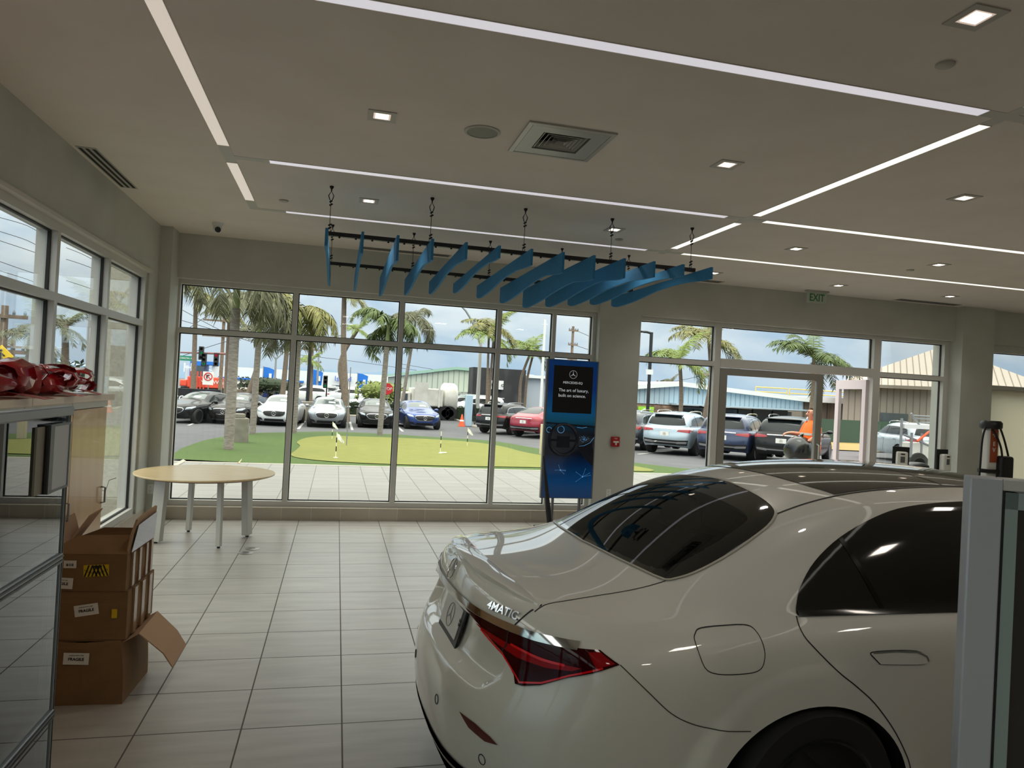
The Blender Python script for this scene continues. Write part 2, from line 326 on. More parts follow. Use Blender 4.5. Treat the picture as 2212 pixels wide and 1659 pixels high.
for (a, b, lb) in (((xa-h_, 5.76), (-.63, 6.18), 'left crossing by the middle strip'), ((xa-h_, 7.44), (-.62, 7.77+h_), 'left corner of the far strip'), ((3.47, yb_-h_), (3.85, yb_+h_), 'right crossing of the middle strip'), ((3.45, yc-h_), (3.89, yc+h_), 'right crossing of the far strip'), ((3.53, ya-h_), (3.85, ya+h_), 'right crossing of the near strip')):
    w0 = MB()
    if a[0] < 0: w0.bb((a[0], a[1], ZC-.002), (a[0]+SW, b[1], ZC+.01)); yy = yb_ if b[1] < 6.5 else yc; w0.bb((a[0]+SW, yy-h_, ZC-.002), (b[0], yy+h_, ZC+.01))
    else: w0.bb((a[0], a[1], ZC-.002), (b[0], b[1], ZC+.01)); yy = (a[1]+b[1])/2; w0.bb((xb-h_, yy-.13, ZC-.002), (xb+h_, a[1], ZC+.01)); w0.bb((xb-h_, b[1], ZC-.002), (xb+h_, yy+.13, ZC+.01))
    tag(w0.obj('blank_strip', off_), 'unlit blank strip piece at the '+lb, 'light strip', 'blank strip pieces')
dl_m = mat('downlight_lens', (255, 240, 225), .4, emit=5, ecol=(255, 236, 214)); dl_r = mat('downlight_recess', (235, 222, 212), .4, emit=.5, ecol=(240, 215, 200)); trimw = mat('white_trim', (176, 173, 165), .45)
pos = [(.19, 4.7, 'left of the round speaker'), (2.68, 4.7, 'right of the square air diffuser'), (2.62, 2.55, 'nearest the viewer at the top right corner'), (.2, 6.93, 'in front of the left end of the blue fins'), (2.72, 6.98, 'above the middle of the blue fins'), (4.8, 4.7, 'at the right, nearest beyond the long bright strip'), (4.85, 6.93, 'beyond the crossing, above the exit sign row'), (6.76, 6.93, 'at the right edge between the two bright strips'), (4.87, 8.74, 'just behind the last blue fin tip'), (6.83, 8.74, 'right above the exit sign'), (8.73, 8.72, 'farthest right near the back wall vent')]
first = None
for x, y, lb in pos:
    L_ = 'square warm recessed downlight '+lb
    if first is None:
        first = o = thing('downlight', L_, 'ceiling light', (x, y, ZC), group='square recessed downlights')
        a, b = .09, .055
        MB().bb((-a, -a, -.006), (-b, a, .004)).bb((b, -a, -.006), (a, a, .004)).bb((-b, -a, -.006), (b, -b, .004)).bb((-b, b, -.006), (b, a, .004)).obj('trim_ring', trimw, o)
        MB().bb((-b, -b, -.004), (b, b, .004)).obj('recess', dl_r, o); MB().bb((-b+.014, -b+.014, -.0055), (b-.014, b-.014, 0)).obj('lens', dl_m, o)
    else: dup(first, (x, y, ZC), label=L_)
    lamp('downlight_beam', 'SPOT', (x, y, ZC-.02), (22 if y > 3 else 9), (1, .92, .83), (0, 0, 0), spot_size=radians(125), spot_blend=.6, shadow_soft_size=.05)
# round ceiling speaker
o = thing('ceiling_speaker', 'round flush white loudspeaker in the ceiling beside the air diffuser', 'speaker', (.86, 4.73, ZC))
MB().lathe([(.122, .005), (.122, -.006), (.116, -.009), (.104, -.009), (.104, .005)], n=40).obj('bezel', trimw, o, True)
MB().lathe([(.103, .005), (.103, -.006), (.05, -.007), (.001, -.0072)], n=40).obj('grille', mat('speaker_grille', (140, 142, 134), .6), o, True)
# square louvred diffuser
o = thing('air_diffuser', 'square metal four way air diffuser in the ceiling', 'air vent', (1.41, 4.72, ZC))
vm = mat('diffuser_metal', (186, 185, 178), .35, .35)
def ringq(m, a, b, z0, z1):
    for s in range(4):
        R = Matrix.Rotation(s*pi/2, 3, 'Z'); vs = [R @ Vector(q) for q in ((-a, -a, z0), (a, -a, z0), (b, -b, z1), (-b, -b, z1))]; m.add(vs, [(0, 1, 2, 3)])
m = MB(); ringq(m, .302, .302, .003, -.012); ringq(m, .302, .27, -.012, -.014); ringq(m, .268, .268, -.014, -.010); ringq(m, .268, .165, -.012, -.010); ringq(m, .165, .165, -.010, .004); m.obj('face_plate', vm, o)
m = MB()
for i in range(5): q = .150-.029*i; ringq(m, q, q-.018, -.004-.001*i, .028); ringq(m, q+.003, q, -.004-.001*i, -.006)
m.obj('louvre', vm, o); MB().bb((-.175, -.175, .06), (.175, .175, .064)).obj('dark_throat', mat('vent_black', (14, 14, 14), .8), o)
# linear slot diffusers
def slot(nm, lb, x0, y0, x1, y1, n=3):
    o = thing(nm, lb, 'air vent', ((x0+x1)/2, (y0+y1)/2, ZC), group='linear slot vents'); w, l = (x1-x0)/2, (y1-y0)/2
    MB().bb((-w, -l, -.004), (w, l, .004)).obj('frame', trimw, o); m = MB()
    for i in range(n):
        if l > w: c = -w+(i+.5)*2*w/n; m.bb((c-w/n*.5, -l+.03, -.0055), (c+w/n*.5, l-.03, 0))
        else: c = -l+(i+.5)*2*l/n; m.bb((-w+.03, c-l/n*.5, -.0055), (w-.03, c+l/n*.5, 0))
    m.obj('slot', mat('vent_black'), o)
slot('slot_vent', 'linear slot vent in the ceiling along the left wall', -2.09, 6.24, -1.94, 7.46)
slot('slot_vent', 'linear slot vent by the back wall behind the left fins', .19, 9.28, 1.37, 9.43)
slot('slot_vent', 'linear slot vent by the back wall behind the right fins', 4.2, 9.28, 5.35, 9.43)
slot('slot_vent', 'linear slot vent by the back wall at the far right column', 8.36, 9.28, 9.54, 9.43)
for x, y, lb in ((-.6, 7.29, 'near the left end of the far strip'), (2.94, 7.39, 'above the right half of the blue fins'), (6.74, 7.34, 'between the two bright strips'), (2.85, 2.94, 'beside the nearest downlight at the top right')):
    tag(MB().lathe([(.045, .003), (.045, -.008), (.04, -.012), (.001, -.013)], (x, y, ZC), 28).obj('sprinkler_cap', mat('sprinkler_white', (178, 175, 166), .5), smooth=True), 'round flush sprinkler cover plate '+lb, 'sprinkler', 'ceiling sprinkler covers')
o = thing('security_camera', 'small white turret security camera on the ceiling by the left corner', 'camera', (-1.42, 8.72, ZC))
whp = mat('white_plastic', (225, 225, 222), .4); blk = mat('black_plastic', (18, 18, 19), .4)
MB().lathe([(.062, 0), (.062, -.02), (.054, -.035), (.05, -.04)], n=28).obj('mount', whp, o, True)
MB().ball((0, 0, -.06), .05, 20, 14).obj('eyeball', whp, o, True)
Rm = Matrix.Rotation(radians(62), 3, 'X') @ Matrix.Rotation(0, 3, 'Z')
MB().lathe([(.03, 0), (.033, .02), (.026, .024), (.001, .022)], Vector((.012, -.03, -.075)), 20, Matrix.Rotation(radians(115), 3, 'X')).obj('lens', blk, o, True)
# exit sign
o = thing('exit_sign', 'clear edge lit EXIT sign with green letters under the ceiling', 'sign', (6.9, 9.3, ZC))
MB().bb((-.19, -.03, -.02), (.19, .03, .0)).obj('canopy', trimw, o)
MB().bb((-.17, -.004, -.19), (.17, .004, -.02)).obj('panel', mat('exit_panel', (158, 166, 148), .25, emit=.05), o)
word('lettering', 'EXIT', .155, mat('exit_green', (34, 92, 42), .5, emit=.04, ecol=(30, 140, 50)), o, (0, -.006, -.11), (pi/2, 0, 0), .001, font_scale=.82, bold=.002)
# ---------------- hanging blue fins ----------------
blue = mat('blue_felt', (54, 134, 182), .85); vary(blue, (46, 120, 168), 60); steel = mat('black_steel', (14, 14, 15), .45)
for yy, xe0, xe1, lb in ((6.525, -.16, 3.42, 'nearer'), (8.15, -.15, 3.45, 'farther')):
    o = thing('hanging_rail', 'black steel rail hung from the ceiling, the %s one through the blue fins' % lb, 'rail', ((xe0+xe1)/2, yy, 3.104), group='rails of the blue fins')
    w = (xe1-xe0)/2; MB().bb((-w, -.02, -.018), (w, .02, .018)).obj('channel', steel, o);
    for k in range(24): MB().lathe([(.009, -.03), (.009, -.018)], (-w+.11+k*(2*w-.14)/24, 0, 0), 8).obj('bolt', steel, o)
hx = [-.14, .76, 1.65, 2.53, 3.39]
hang = None
for yy, who in ((6.56, 'nearer'), (8.165, 'farther')):
    for i, x in enumerate(hx):
        lb = '%s black wire hanger from the left on the %s rail' % (('first', 'second', 'third', 'fourth', 'fifth')[i], who)
        if hang is None:
            hang = o = thing('wire_hanger', lb, 'hanger', (x, yy, ZC), group='wire hangers of the fins')
            MB().lathe([(.018, 0), (.018, -.012), (.006, -.03), (.006, -.045)], n=12).obj('ceiling_hook', steel, o, True)
            m = MB(); m.tube([(0, 0, -.045), (.022, 0, -.085), (.014, 0, -.115), (0, 0, -.135), (-.014, 0, -.115), (-.022, 0, -.085)], .0045, 6, closed=True)
            m.tube([(-.012, 0, -.144), (.012, 0, -.128)], .008, 6); m.obj('top_loop', steel, o, True)
            for z in (-.165, -.345, -.372): MB().tube([(-.012, 0, z-.008), (.016, 0, z+.008)], .008, 6).obj('clamp', steel, o, True)
            MB().tube([(0, 0, -.372), (.012, 0, -.393), (0, 0, -.413), (-.012, 0, -.393)], .0035, 6, closed=True).obj('bottom_loop', steel, o, True)
            MB().tube([(0, 0, -.13), (0, 0, -.385)], .0028, 6).obj('cable', steel, o)
        else: dup(hang, (x, yy, ZC), label=lb)
zbs = [2.936, 2.9, 2.865, 2.9, 2.937, 2.973, 2.937, 2.9, 2.865, 2.9, 2.937, 2.974, 2.971]
ordn = ['leftmost', 'second', 'third', 'fourth', 'fifth', 'sixth', 'middle', 'eighth', 'ninth', 'tenth', 'eleventh', 'twelfth', 'rightmost']
for i, zb in enumerate(zbs):
    x = -.155+.2985*i; Y0, Y1, zt = 6.19, 8.75, 3.085; zn, zf = zb, zb+.012
    dep = zf-.028
    lo_ = smooth_path([(Y0, zn, 0), (Y0+.18, zn+.006, 0), (Y0+.62, zn+.036 if zb > 2.9 else zn+.05, 0), (Y0+1.2, zn+.03, 0), (Y0+1.75, zn-.012, 0), (Y0+2.2, zn-.028, 0), (Y1-.12, zn-.022, 0), (Y1, zf, 0)], 5)
    poly = [(Y0, zt)]+[(a.x, a.y) for a in lo_]+[(Y1, zt)]
    o = MB().prism(poly[::-1], .022, (x-.011, 0, 0), (0, 1, 0), (0, 0, 1)).obj('acoustic_fin', blue)
    tag(o, 'blue felt fin hanging from the black rails, %s of the row' % (ordn[i] if i in (0, 6, 12) else ordn[i]+' from the left'), 'ceiling fin', 'hanging blue fins')
# ---------------- furniture and loose things ----------------
# round table
maple = mat('maple_veneer', (238, 214, 168), .28); vary(maple, (226, 198, 148), 2.2, (1.5, 14, 1), detail=8)
lgrey = mat('table_leg_grey', (200, 200, 194), .45); edge = mat('table_edge_brown', (120, 78, 62), .5)
ta = radians(-20); o = thing('round_table', 'round maple topped table with four pale grey legs by the window', 'table', (-1.335, 8.37, 0), ta)
MB().lathe([(.695, .716), (.712, .722), (.715, .732), (.712, .738), (.001, .738)], n=64).obj('tabletop', maple, o, True)
MB().lathe([(.64, .700), (.70, .717), (.001, .717)], n=64).obj('top_edge', edge, o, True)
for (lx, ly, wx, wy) in ((.35, -.31, .05, .05), (-.35, -.31, .12, .07), (.35, .31, .07, .12), (-.35, .31, .05, .05)):
    m = MB(); t = 1.05
    m.add([(lx+sx*wx/2+.0, ly+sy*wy/2, .02) for sx, sy in ((-1, -1), (1, -1), (1, 1), (-1, 1))]+[(lx*.93+sx*wx/2*t, ly*.93+sy*wy/2*t, .70) for sx, sy in ((-1, -1), (1, -1), (1, 1), (-1, 1))], [(0, 3, 2, 1), (4, 5, 6, 7)]+[(i, (i+1) % 4, 4+(i+1) % 4, 4+i) for i in range(4)])
    g = m.obj('leg', lgrey, o, bevel=.004); MB().lathe([(.016, 0), (.016, .021)], (lx, ly, 0), 12).obj('foot', blk, g)
# floor sockets
fs_m = mat('brushed_nickel', (150, 146, 140), .35, .8)
for x, y, lb in ((-.775, 7.93, 'farther'), (-.815, 7.74, 'nearer')):
    o = thing('floor_socket', 'round metal socket cover in the floor tiles, the %s of two' % lb, 'floor socket', (x, y, 0))
    MB().lathe([(.075, 0), (.075, .003), (.068, .005), (.001, .005)], n=32).obj('cover_ring', fs_m, o, True); MB().bb((-.03, -.012, .0045), (.03, .012, .0062)).obj('slot', blk, o)
# wall outlets, fire alarm
def outlet(loc, rz, lb):
    o = thing('wall_outlet', lb, 'outlet', loc, rz); MB().bb((-.036, -.006, -.058), (.036, 0, .058)).obj('cover_plate', whp, o, bevel=.003)
    for z in (-.024, .024):
        m = MB(); m.bb((-.017, -.009, z-.017), (.017, -.005, z+.017)); f = m.obj('receptacle', whp, o, bevel=.002)
        MB().bb((-.008, -.0098, z-.002), (-.005, -.008, z+.008)).bb((.005, -.0098, z-.002), (.008, -.008, z+.008)).bb((-.003, -.0098, z-.011), (.003, -.008, z-.006)).obj('hole', blk, f)
outlet((-2.075, 9.2, .42), 0, 'white double outlet low on the left corner column')
outlet((3.82, YB-.03, .42), 0, 'white outlet low on the middle column behind the white car')
o = thing('fire_alarm', 'red fire alarm pull station on the column right of the blue display', 'fire alarm', (3.875, YB-.03, 1.155))
red = mat('alarm_red', (176, 28, 30), .4); MB().bb((-.06, -.045, -.07), (.06, 0, .07)).obj('housing', red, o, bevel=.005)
MB().bb((-.04, -.062, -.012), (.04, -.045, .012)).bb((-.01, -.06, -.045), (.01, -.045, .0)).obj('pull_handle', mat('alarm_white', (232, 228, 224), .4), o, bevel=.002)
word('lettering', 'FIRE', .026, MATS['alarm_white'], o, (0, -.0465, .045), (pi/2, 0, 0))
# cardboard boxes
card = mat('cardboard', (140, 108, 74), .85); vary(card, (126, 96, 62), 4); cardi = mat('cardboard_inside', (186, 152, 120), .9)
lab = mat('paper_label', (232, 230, 226), .6); ink = mat('print_black', (20, 20, 20), .7); tape = mat('clear_tape', (156, 126, 96), .22, 0, .3); yel = mat('sticker_yellow', (226, 190, 30), .6)
def cbox(lb, c, d, z0, rz, squash=0):
    o = thing('cardboard_box', lb, 'cardboard box', (c[0], c[1], z0), rz, 'stacked cardboard boxes'); w, l, h = d[0]/2, d[1]/2, d[2]
    m = MB(); n = 8
    rows = []
    for j in range(n+1):
        z = h*j/n; r = []
        per = [(-w, -l), (0, -l), (w, -l), (w, 0), (w, l), (0, l), (-w, l), (-w, 0), (-w, -l)]
        for k, (x, y) in enumerate(per):
            bul = .012*sin(pi*j/n)*(1 if k in (1, 3, 5, 7) else 0); s = squash*((j/n)**2)
            r.append((x*(1+bul/w)-s*(.06 if x > 0 else 0), y*(1+bul/l), z-(squash*.03 if j == n and k in (1,) else 0)))
        rows.append(r)
    m.grid(rows); m.add([rows[0][k] for k in range(8)], [tuple(range(8))[::-1]]); b = m.obj('carton', card, o)
    return o, w, l, h
def label_on(o, x, z, w, h, y, txt, rot=0, small=1):
    R = Matrix.Rotation(pi/2, 3, 'X') @ Matrix.Rotation(rot, 3, 'Z')
    lb_ = MB().box((0, 0, 0), (w, h, .001)).obj('shipping_label', lab, o, loc=(x, y, z)); lb_.rotation_euler = R.to_euler()
    word('print', txt, h*.34, ink, lb_, (0, -h*.05, .0012), (0, 0, 0), .0004, bold=.0006)
    for k in range(small): word('print', 'HANDLE WITH CARE', h*.12, ink, lb_, (0, h*.28-k*.1, .0012), (0, 0, 0), .0003)
BX, BY, BR = -1.232, 4.47, radians(-3)
o, w, l, h = cbox('bottom cardboard box of the stack with a torn flap hanging out to the right', (BX+.005, BY, 0), (.405, .44, .345), 0, BR, .4)
label_on(o, -.03, .255, .125, .062, -l-.019, 'FRAGILE', radians(-2))
m = MB(); m.grid([[(w-.02, -l+.02, h-.015), (w-.02, l-.03, h-.01)], [(w+.06, -l+.02, h+.03), (w+.05, l-.05, h+.035)], [(w+.17, -l+.10, h-.11), (w+.16, l-.02, h-.09)], [(w+.215, -l+.13, h-.20), (w+.21, l, h-.185)]])
fl = m.obj('flap', cardi, o); sl = fl.modifiers.new('s', 'SOLIDIFY'); sl.thickness = .006
MB().bb((-w, -l, h-.004), (w-.03, l, h)).obj('top_panel', card, o)
o, w, l, h = cbox('middle cardboard box of the stack with a yellow sticker and taped side', (BX, BY+.01, 0), (.415, .46, .262), .348, BR)
label_on(o, .01, .165, .118, .06, -l-.014, 'FRAGILE', radians(9)); MB().bb((.135, -l-.0135, .12), (.162, -l-.011, .168)).obj('sticker', yel, o)
MB().bb((-w, -l, h-.004), (w, l, h)).obj('top_panel', card, o)
m = MB()
for y in (-.16, -.03, .1): m.bb((w+.002, y, .01), (w+.0145, y+.05, h))
m.obj('tape', tape, o)
o, w, l, h = cbox('top cardboard box of the stack, open with raised flaps and a HEAVY sticker', (BX-.005, BY, 0), (.40, .46, .195), .613, BR)
label_on(o, -.115, .045, .118, .058, -l-.011, 'FRAGILE', radians(-3)); label_on(o, -.075, .145, .062, .04, -l-.012, '||| || |||', 0, 0)
st = MB().bb((-.062, -.001, -.031), (.062, .001, .031)).obj('sticker', yel, o, loc=(.055, -l-.012, .112)); st.rotation_euler = (0, radians(-3), 0)
for s in (-1, 1):
    m = MB()
    for k in range(4):
        x0 = s*(.062-.018*k-.001); m.add([(x0, -.0018, -.03), (x0-s*.008, -.0018, -.03), (x0-s*.03, -.0018, .03), (x0-s*.022, -.0018, .03)], [(0, 1, 2, 3)])
    if s == 1: m.bb((-.0, -.0019, .008), (.01, -.0017, .026)); m.bb((-.018, -.0019, .018), (.028, -.0017, .027))
    m.obj('stripe', ink, st); word('print', 'HEAVY', .017, ink, st, (s*.034, -.0022, -.006), (pi/2, radians(-s*24), 0), .0003)
def flap(pts, nm='flap', mm=None, th=.006):
    m = MB(); m.grid(pts); f = m.obj(nm, mm or cardi, o); sl = f.modifiers.new('s', 'SOLIDIFY'); sl.thickness = th; return f
flap([[(-w, -l, h), (-w, l, h)], [(-w-.01, -l+.02, h+.12), (-w-.01, l-.08, h+.15)]])
flap([[(-w, l, h), (w, l, h)], [(-w+.12, l+.015, h+.05), (w-.02, l+.02, h+.05)]], mm=card)
flap([[(-w, -l, h-.002), (w, -l, h-.002)], [(-w+.10, -l+.15, h+.065), (w-.03, -l+.16, h+.07)]], mm=card)
flap([[(-w-.004, l-.16, h), (-w-.004, l, h)], [(-w+.06, l-.06, h+.135), (-w+.1, l+.02, h+.165)]])
f = flap([[(w, -l+.02, h), (w, l-.02, h)], [(w+.012, -l+.03, h+.10), (w+.02, l-.05, h+.115)], [(w+.03, -l+.05, h+.18), (w+.03, l-.07, h+.20)]], th=.012)
fm = MB(); fm.grid([[(w+.006, -l+.03, h+.005), (w+.006, l-.03, h+.005)], [(w+.027, -l+.06, h+.15), (w+.031, l-.08, h+.17)]]); t = fm.obj('tape', mat('purple_film', (104, 90, 128), .12, 0, .7), o); t.location.x = .006
m = MB()
for y in (-.17, -.06, .06, .15): m.bb((w+.002, y, .01), (w+.0145, y+.035, h))
m.obj('tape', tape, o)
# cabinets along the left window wall
wood = mat('beech_door', (214, 176, 126), .3, 0, .25); vary(wood, (200, 160, 110), 1.5, (1, 6, .6), detail=7); mel = mat('white_melamine', (222, 222, 216), .4); topm = mat('pale_worktop', (222, 202, 180), .35)
for i, (a, b, lb) in enumerate(((4.57, 5.22, 'farthest, beside the boxes'), (3.92, 4.57, 'second from the boxes'), (3.27, 3.92, 'behind the glass partition'), (2.62, 3.27, 'nearest, deepest behind the glass partition'))):
    o = thing('tall_cabinet', 'beech fronted white cabinet under the red bows, '+lb, 'cabinet', (-1.76, (a+b)/2, 0), group='cabinets along the left windows'); l = (b-a)/2; far_cab = o if i == 0 else far_cab
    MB().bb((-.29, -l+.001, .0), (.28, l-.001, 1.60)).obj('carcass', mel, o); dd = MB().bb((.282, -l+.003, .06), (.302, l-(.035 if i == 0 else .003), 1.555)).obj('door', wood, o, bevel=.002)
    MB().tube([(.302, l-.06, .93), (.325, l-.06, .935), (.325, l-.06, 1.03), (.302, l-.06, 1.035)], .006).obj('handle', mat('handle_steel', (160, 160, 160), .3, .8), dd)
    MB().bb((.283, -l+.003, 1.56), (.296, l-.003, 1.598)).obj('drawer_strip', mel, o)
for a, b, lb in ((3.92, 5.24, 'far'), (2.6, 3.918, 'near')):
    tag(MB().bb((-2.06, a, 1.602), (-1.43, b, 1.642)).obj('worktop', topm, bevel=.003), 'pale worktop slab lying on the %s pair of cabinets' % lb, 'worktop', 'worktops on the cabinets')
MB().tube([(.29, .335, 1.0), (.30, .36, .99), (.31, .39, 1.06), (.34, .44, 1.07)], .003).obj('brochure_clip', mat('clip_steel', (190, 190, 190), .3, .6), far_cab)
# red gift bows
bowm = mat('red_ribbon', (168, 20, 28), .22, .1, .5); bowp = mat('ribbon_sheen', (206, 120, 116), .2, .2, .5)
def loop(m, c, ang, ln, w, h, tw=0):
    c = Vector(c); u = Vector((cos(ang), sin(ang), 0)); v = Vector((-sin(ang), cos(ang), 0)); rows = []
    for k in range(13):
        t = 2*pi*k/12; q = c + u*(ln*.5*(1-cos(t))) + Vector((0, 0, 1))*(h*.5*sin(t)*(.4+.6*(1-cos(t))/2)+h*.35)
        wd = w*(.35+.65*sin(t/2)); tv = v*cos(tw*sin(t))+Vector((0, 0, 1))*sin(tw*sin(t)); rr_ = [q-tv*wd/2, q, q+tv*wd/2]
        for a_ in rr_: a_.z = max(a_.z, .004)
        rows.append(rr_)
    m.grid(rows)
def bow(lb, c, s, seed, n=9):
    rnd = random.Random(seed); o = thing('gift_bow', lb, 'bow', c, group='red gift bows'); a0 = rnd.random()*6
    for k in range(n):
        m = MB(); loop(m, (0, 0, .012+.03*(k % 3)), a0+2*pi*k/n+rnd.uniform(-.2, .2), s*rnd.uniform(.8, 1.1), s*.5, s*rnd.uniform(.42, .62), rnd.uniform(-.5, .5)); f = m.obj('loop', bowm, o, True); q = f.modifiers.new('s', 'SOLIDIFY'); q.thickness = .002
    m = MB()
    for sg in (1, -1): m.grid([[(sg*.02, -.06, .02), (sg*.02, .06, .02)], [(sg*s*.6, -.05, .03), (sg*s*.6, .09, .025)], [(sg*s*1.15, -.07, .004), (sg*s*1.15, .07, .004)]])
    f = m.obj('tail', bowp, o, True); q = f.modifiers.new('s', 'SOLIDIFY'); q.thickness = .002
bow('big red ribbon bow lying on the far end of the cabinets', (-1.68, 4.88, 1.644), .24, 1)
bow('large red ribbon bow in the middle of the cabinet tops', (-1.70, 4.40, 1.644), .30, 2, 10)
bow('red ribbon bow sagging over the near cabinet edge', (-1.66, 3.80, 1.644), .30, 5, 10)
bow('nearest red ribbon bow cut by the left edge of the photo', (-1.68, 3.2, 1.644), .32, 9, 10)
# glass partitions in the foreground
pg = glass('partition_glass', (214, 224, 224), 1.9); pf = mat('partition_frame', (150, 153, 156), .4, .4); dk = mat('partition_dark_line', (20, 24, 28), .4)
px_, pe = -.85, 2.615
o = thing('glass_partition', 'glass partition with grey rails at the left, nearest the viewer', 'partition', (px_, pe, 0))
MB().bb((-.004, -3, .02), (.004, -.012, 1.655)).obj('glass_sheet', pg, o)
MB().bb((-.02, -3, 1.645), (.02, -.0, 1.675)).obj('top_rail', pf, o, bevel=.006)
for z in (1.180, .672):
    MB().bb((-.012, -3, z-.016), (.012, -.006, z+.016)).obj('mid_rail', pf, o, bevel=.003); MB().bb((.012, -3, z-.010), (.0145, -.006, z-.004)).bb((.012, -3, z+.004), (.0145, -.006, z+.010)).obj('groove', dk, o)
MB().bb((-.008, -.014, .0), (.008, .0, 1.646)).obj('end_trim', pf, o); MB().bb((.0085, -.006, 0), (.010, -.001, 1.646)).obj('seal', dk, o); MB().bb((-.02, -3, 0), (.02, 0, .03)).obj('bottom_rail', pf, o)
o = thing('sign_holder', 'small framed notice holder clipped on the left glass partition', 'sign', (px_+.005, 2.41, 1.52))
MB().bb((.0, -.065, -.10), (.006, -.006, .10)).obj('back_strip', mat('taupe_plastic', (140, 132, 116), .5), o); hg = mat('holder_grey', (96, 98, 102), .4, .4)
MB().bb((.0, .004, -.105), (.018, .034, .105)).bb((.008, .168, -.105), (.016, .18, .105)).bb((.008, .034, .098), (.016, .168, .105)).bb((.008, .034, -.105), (.016, .168, -.098)).obj('frame', hg, o)
MB().bb((.010, .034, -.098), (.014, .168, .098)).obj('insert', mat('blank_insert', (206, 208, 212), .5), o); MB().bb((.0005, -.008, -.102), (.012, .004, .102)).obj('gap', blk, o)
# right hand partition
C0 = Vector((1.575, 1.495, 0)); ang = radians(-31)
o = thing('glass_partition', 'grey framed dark glass partition at the right edge, in front of the white car', 'partition', C0, ang)
MB().bb((0, -.03, 0), (.072, .03, 1.645)).obj('post', mat('partition_post', (176, 180, 186), .38, .2), o, bevel=.004); MB().bb((.072, -.02, 0), (.080, .02, 1.615)).obj('gap', dk, o)
MB().bb((.080, -.022, 0), (.108, .02, 1.612)).bb((.080, -.022, 1.57), (1.2, .02, 1.612)).obj('panel_frame', mat('panel_frame', (150, 166, 164), .3, .2), o)
MB().bb((.108, -.012, .0), (1.2, .012, 1.572)).obj('dark_panel', mat('dark_laminate', (46, 42, 38), .3), o); MB().bb((.072, -.026, 1.615), (1.2, .026, 1.645)).obj('top_rail', mat('pale_rail', (196, 196, 192), .35, .3), o, bevel=.003)
# portrait display
o = thing('display_stand', 'tall portrait display with blue dashboard poster beside the column', 'display', (2.995, 8.9, 0))
W2, Z0, Z1 = .335, .44, 2.235; fr = mat('display_case', (120, 122, 124), .35, .5)
MB().bb((-W2-.025, -.0, Z0-.01), (W2+.02, .06, Z1+.01)).obj('housing', fr, o, bevel=.004)
sb = mat('screen_poster', (8, 74, 130), .12, 0, .4)
# poster picture: blue ground fading into a dark dashboard band
nt = sb.node_tree; N = nt.nodes; L = nt.links; b = N['Principled BSDF']; tcn = N.new('ShaderNodeTexCoord'); sp = N.new('ShaderNodeSeparateXYZ'); L.new(tcn.outputs['Object'], sp.inputs[0])
mr = N.new('ShaderNodeMapRange'); mr.inputs['From Min'].default_value = Z0; mr.inputs['From Max'].default_value = Z1; L.new(sp.outputs['Z'], mr.inputs[0])
rp = N.new('ShaderNodeValToRGB'); L.new(mr.outputs[0], rp.inputs[0]); E_ = rp.color_ramp.elements; E_[0].color = lin(6, 62, 116); E_[0].position = 0; E_[1].color = lin(8, 62, 128); E_[1].position = 1
for q, c in ((.12, (8, 74, 134)), (.24, (8, 46, 92)), (.32, (8, 16, 34)), (.47, (9, 18, 32)), (.515, (6, 46, 66)), (.56, (12, 88, 120)), (.62, (14, 96, 150)), (.8, (6, 56, 130))): x = E_.new(q); x.color = lin(*c)
L.new(rp.outputs[0], b.inputs['Base Color']); L.new(rp.outputs[0], b.inputs['Emission Color']); b.inputs['Emission Strength'].default_value = .22
MB().bb((-W2, -.006, Z0), (W2, .002, Z1)).obj('screen', sb, o)
dkm = mat('poster_black', (4, 5, 8), .3); lit = mat('poster_white', (205, 208, 214), .4, emit=.45); nav = mat('poster_navy', (10, 16, 34), .3); cy = mat('poster_cyan', (96, 160, 214), .4, emit=.5)
MB().bb((-.265, -.0085, 1.55), (.275, -.005, 2.165)).obj('text_panel', dkm, o)
m = MB(); star3(m, (.0, -.0095, 2.055), .052, Matrix.Rotation(pi/2, 3, 'X'), .002, ring=.05, w=.1); m.obj('emblem', lit, o)
word('lettering', 'MERCEDES-EQ', .042, lit, o, (.0, -.0095, 1.945), (pi/2, 0, 0), .0005)
word('lettering', 'The art of luxury,', .058, lit, o, (-.19, -.0095, 1.845), (pi/2, 0, 0), .0005, 'LEFT'); word('lettering', 'built on science.', .058, lit, o, (-.19, -.0095, 1.775), (pi/2, 0, 0), .0005, 'LEFT')
Rx = Matrix.Rotation(pi/2, 3, 'X'); m = MB()
m.tube([(-.09+.19*cos(2*pi*k/40), -.010, 1.20+.20*sin(2*pi*k/40)) for k in range(40)], .02, 8, closed=True); m.box((-.09, -.010, 1.17), (.17, .012, .15)); m.box((-.2, -.01, 1.19), (.12, .008, .03)); m.box((.02, -.01, 1.19), (.12, .008, .03)); m.prism([(-.335, 1.42), (.335, 1.39), (.335, 1.37), (-.335, 1.40)], .004, (0, -.006, 0), (1, 0, 0), (0, 0, 1)); m.prism([(.10, 1.12), (.30, 1.2), (.335, 1.02), (.335, .86), (.2, .98)], .003, (0, -.0065, 0), (1, 0, 0), (0, 0, 1)); m.obj('steering_wheel', nav, o, True)
for cx, cz, r in ((-.29, 1.32, .035), (-.13, 1.33, .045)): MB().tube([(cx+r*cos(2*pi*k/20), -.0085, cz+r*sin(2*pi*k/20)) for k in range(20)], .003, 5, closed=True).obj('dial', cy, o)
rd = random.Random(3); m = MB()
for k in range(40): x, z = rd.gauss(.2, .03), rd.gauss(1.22, .02); m.box((x, -.0085, z), (.006, .001, .005))
m.obj('screen_glow', cy, o)['kind'] = 'stuff'
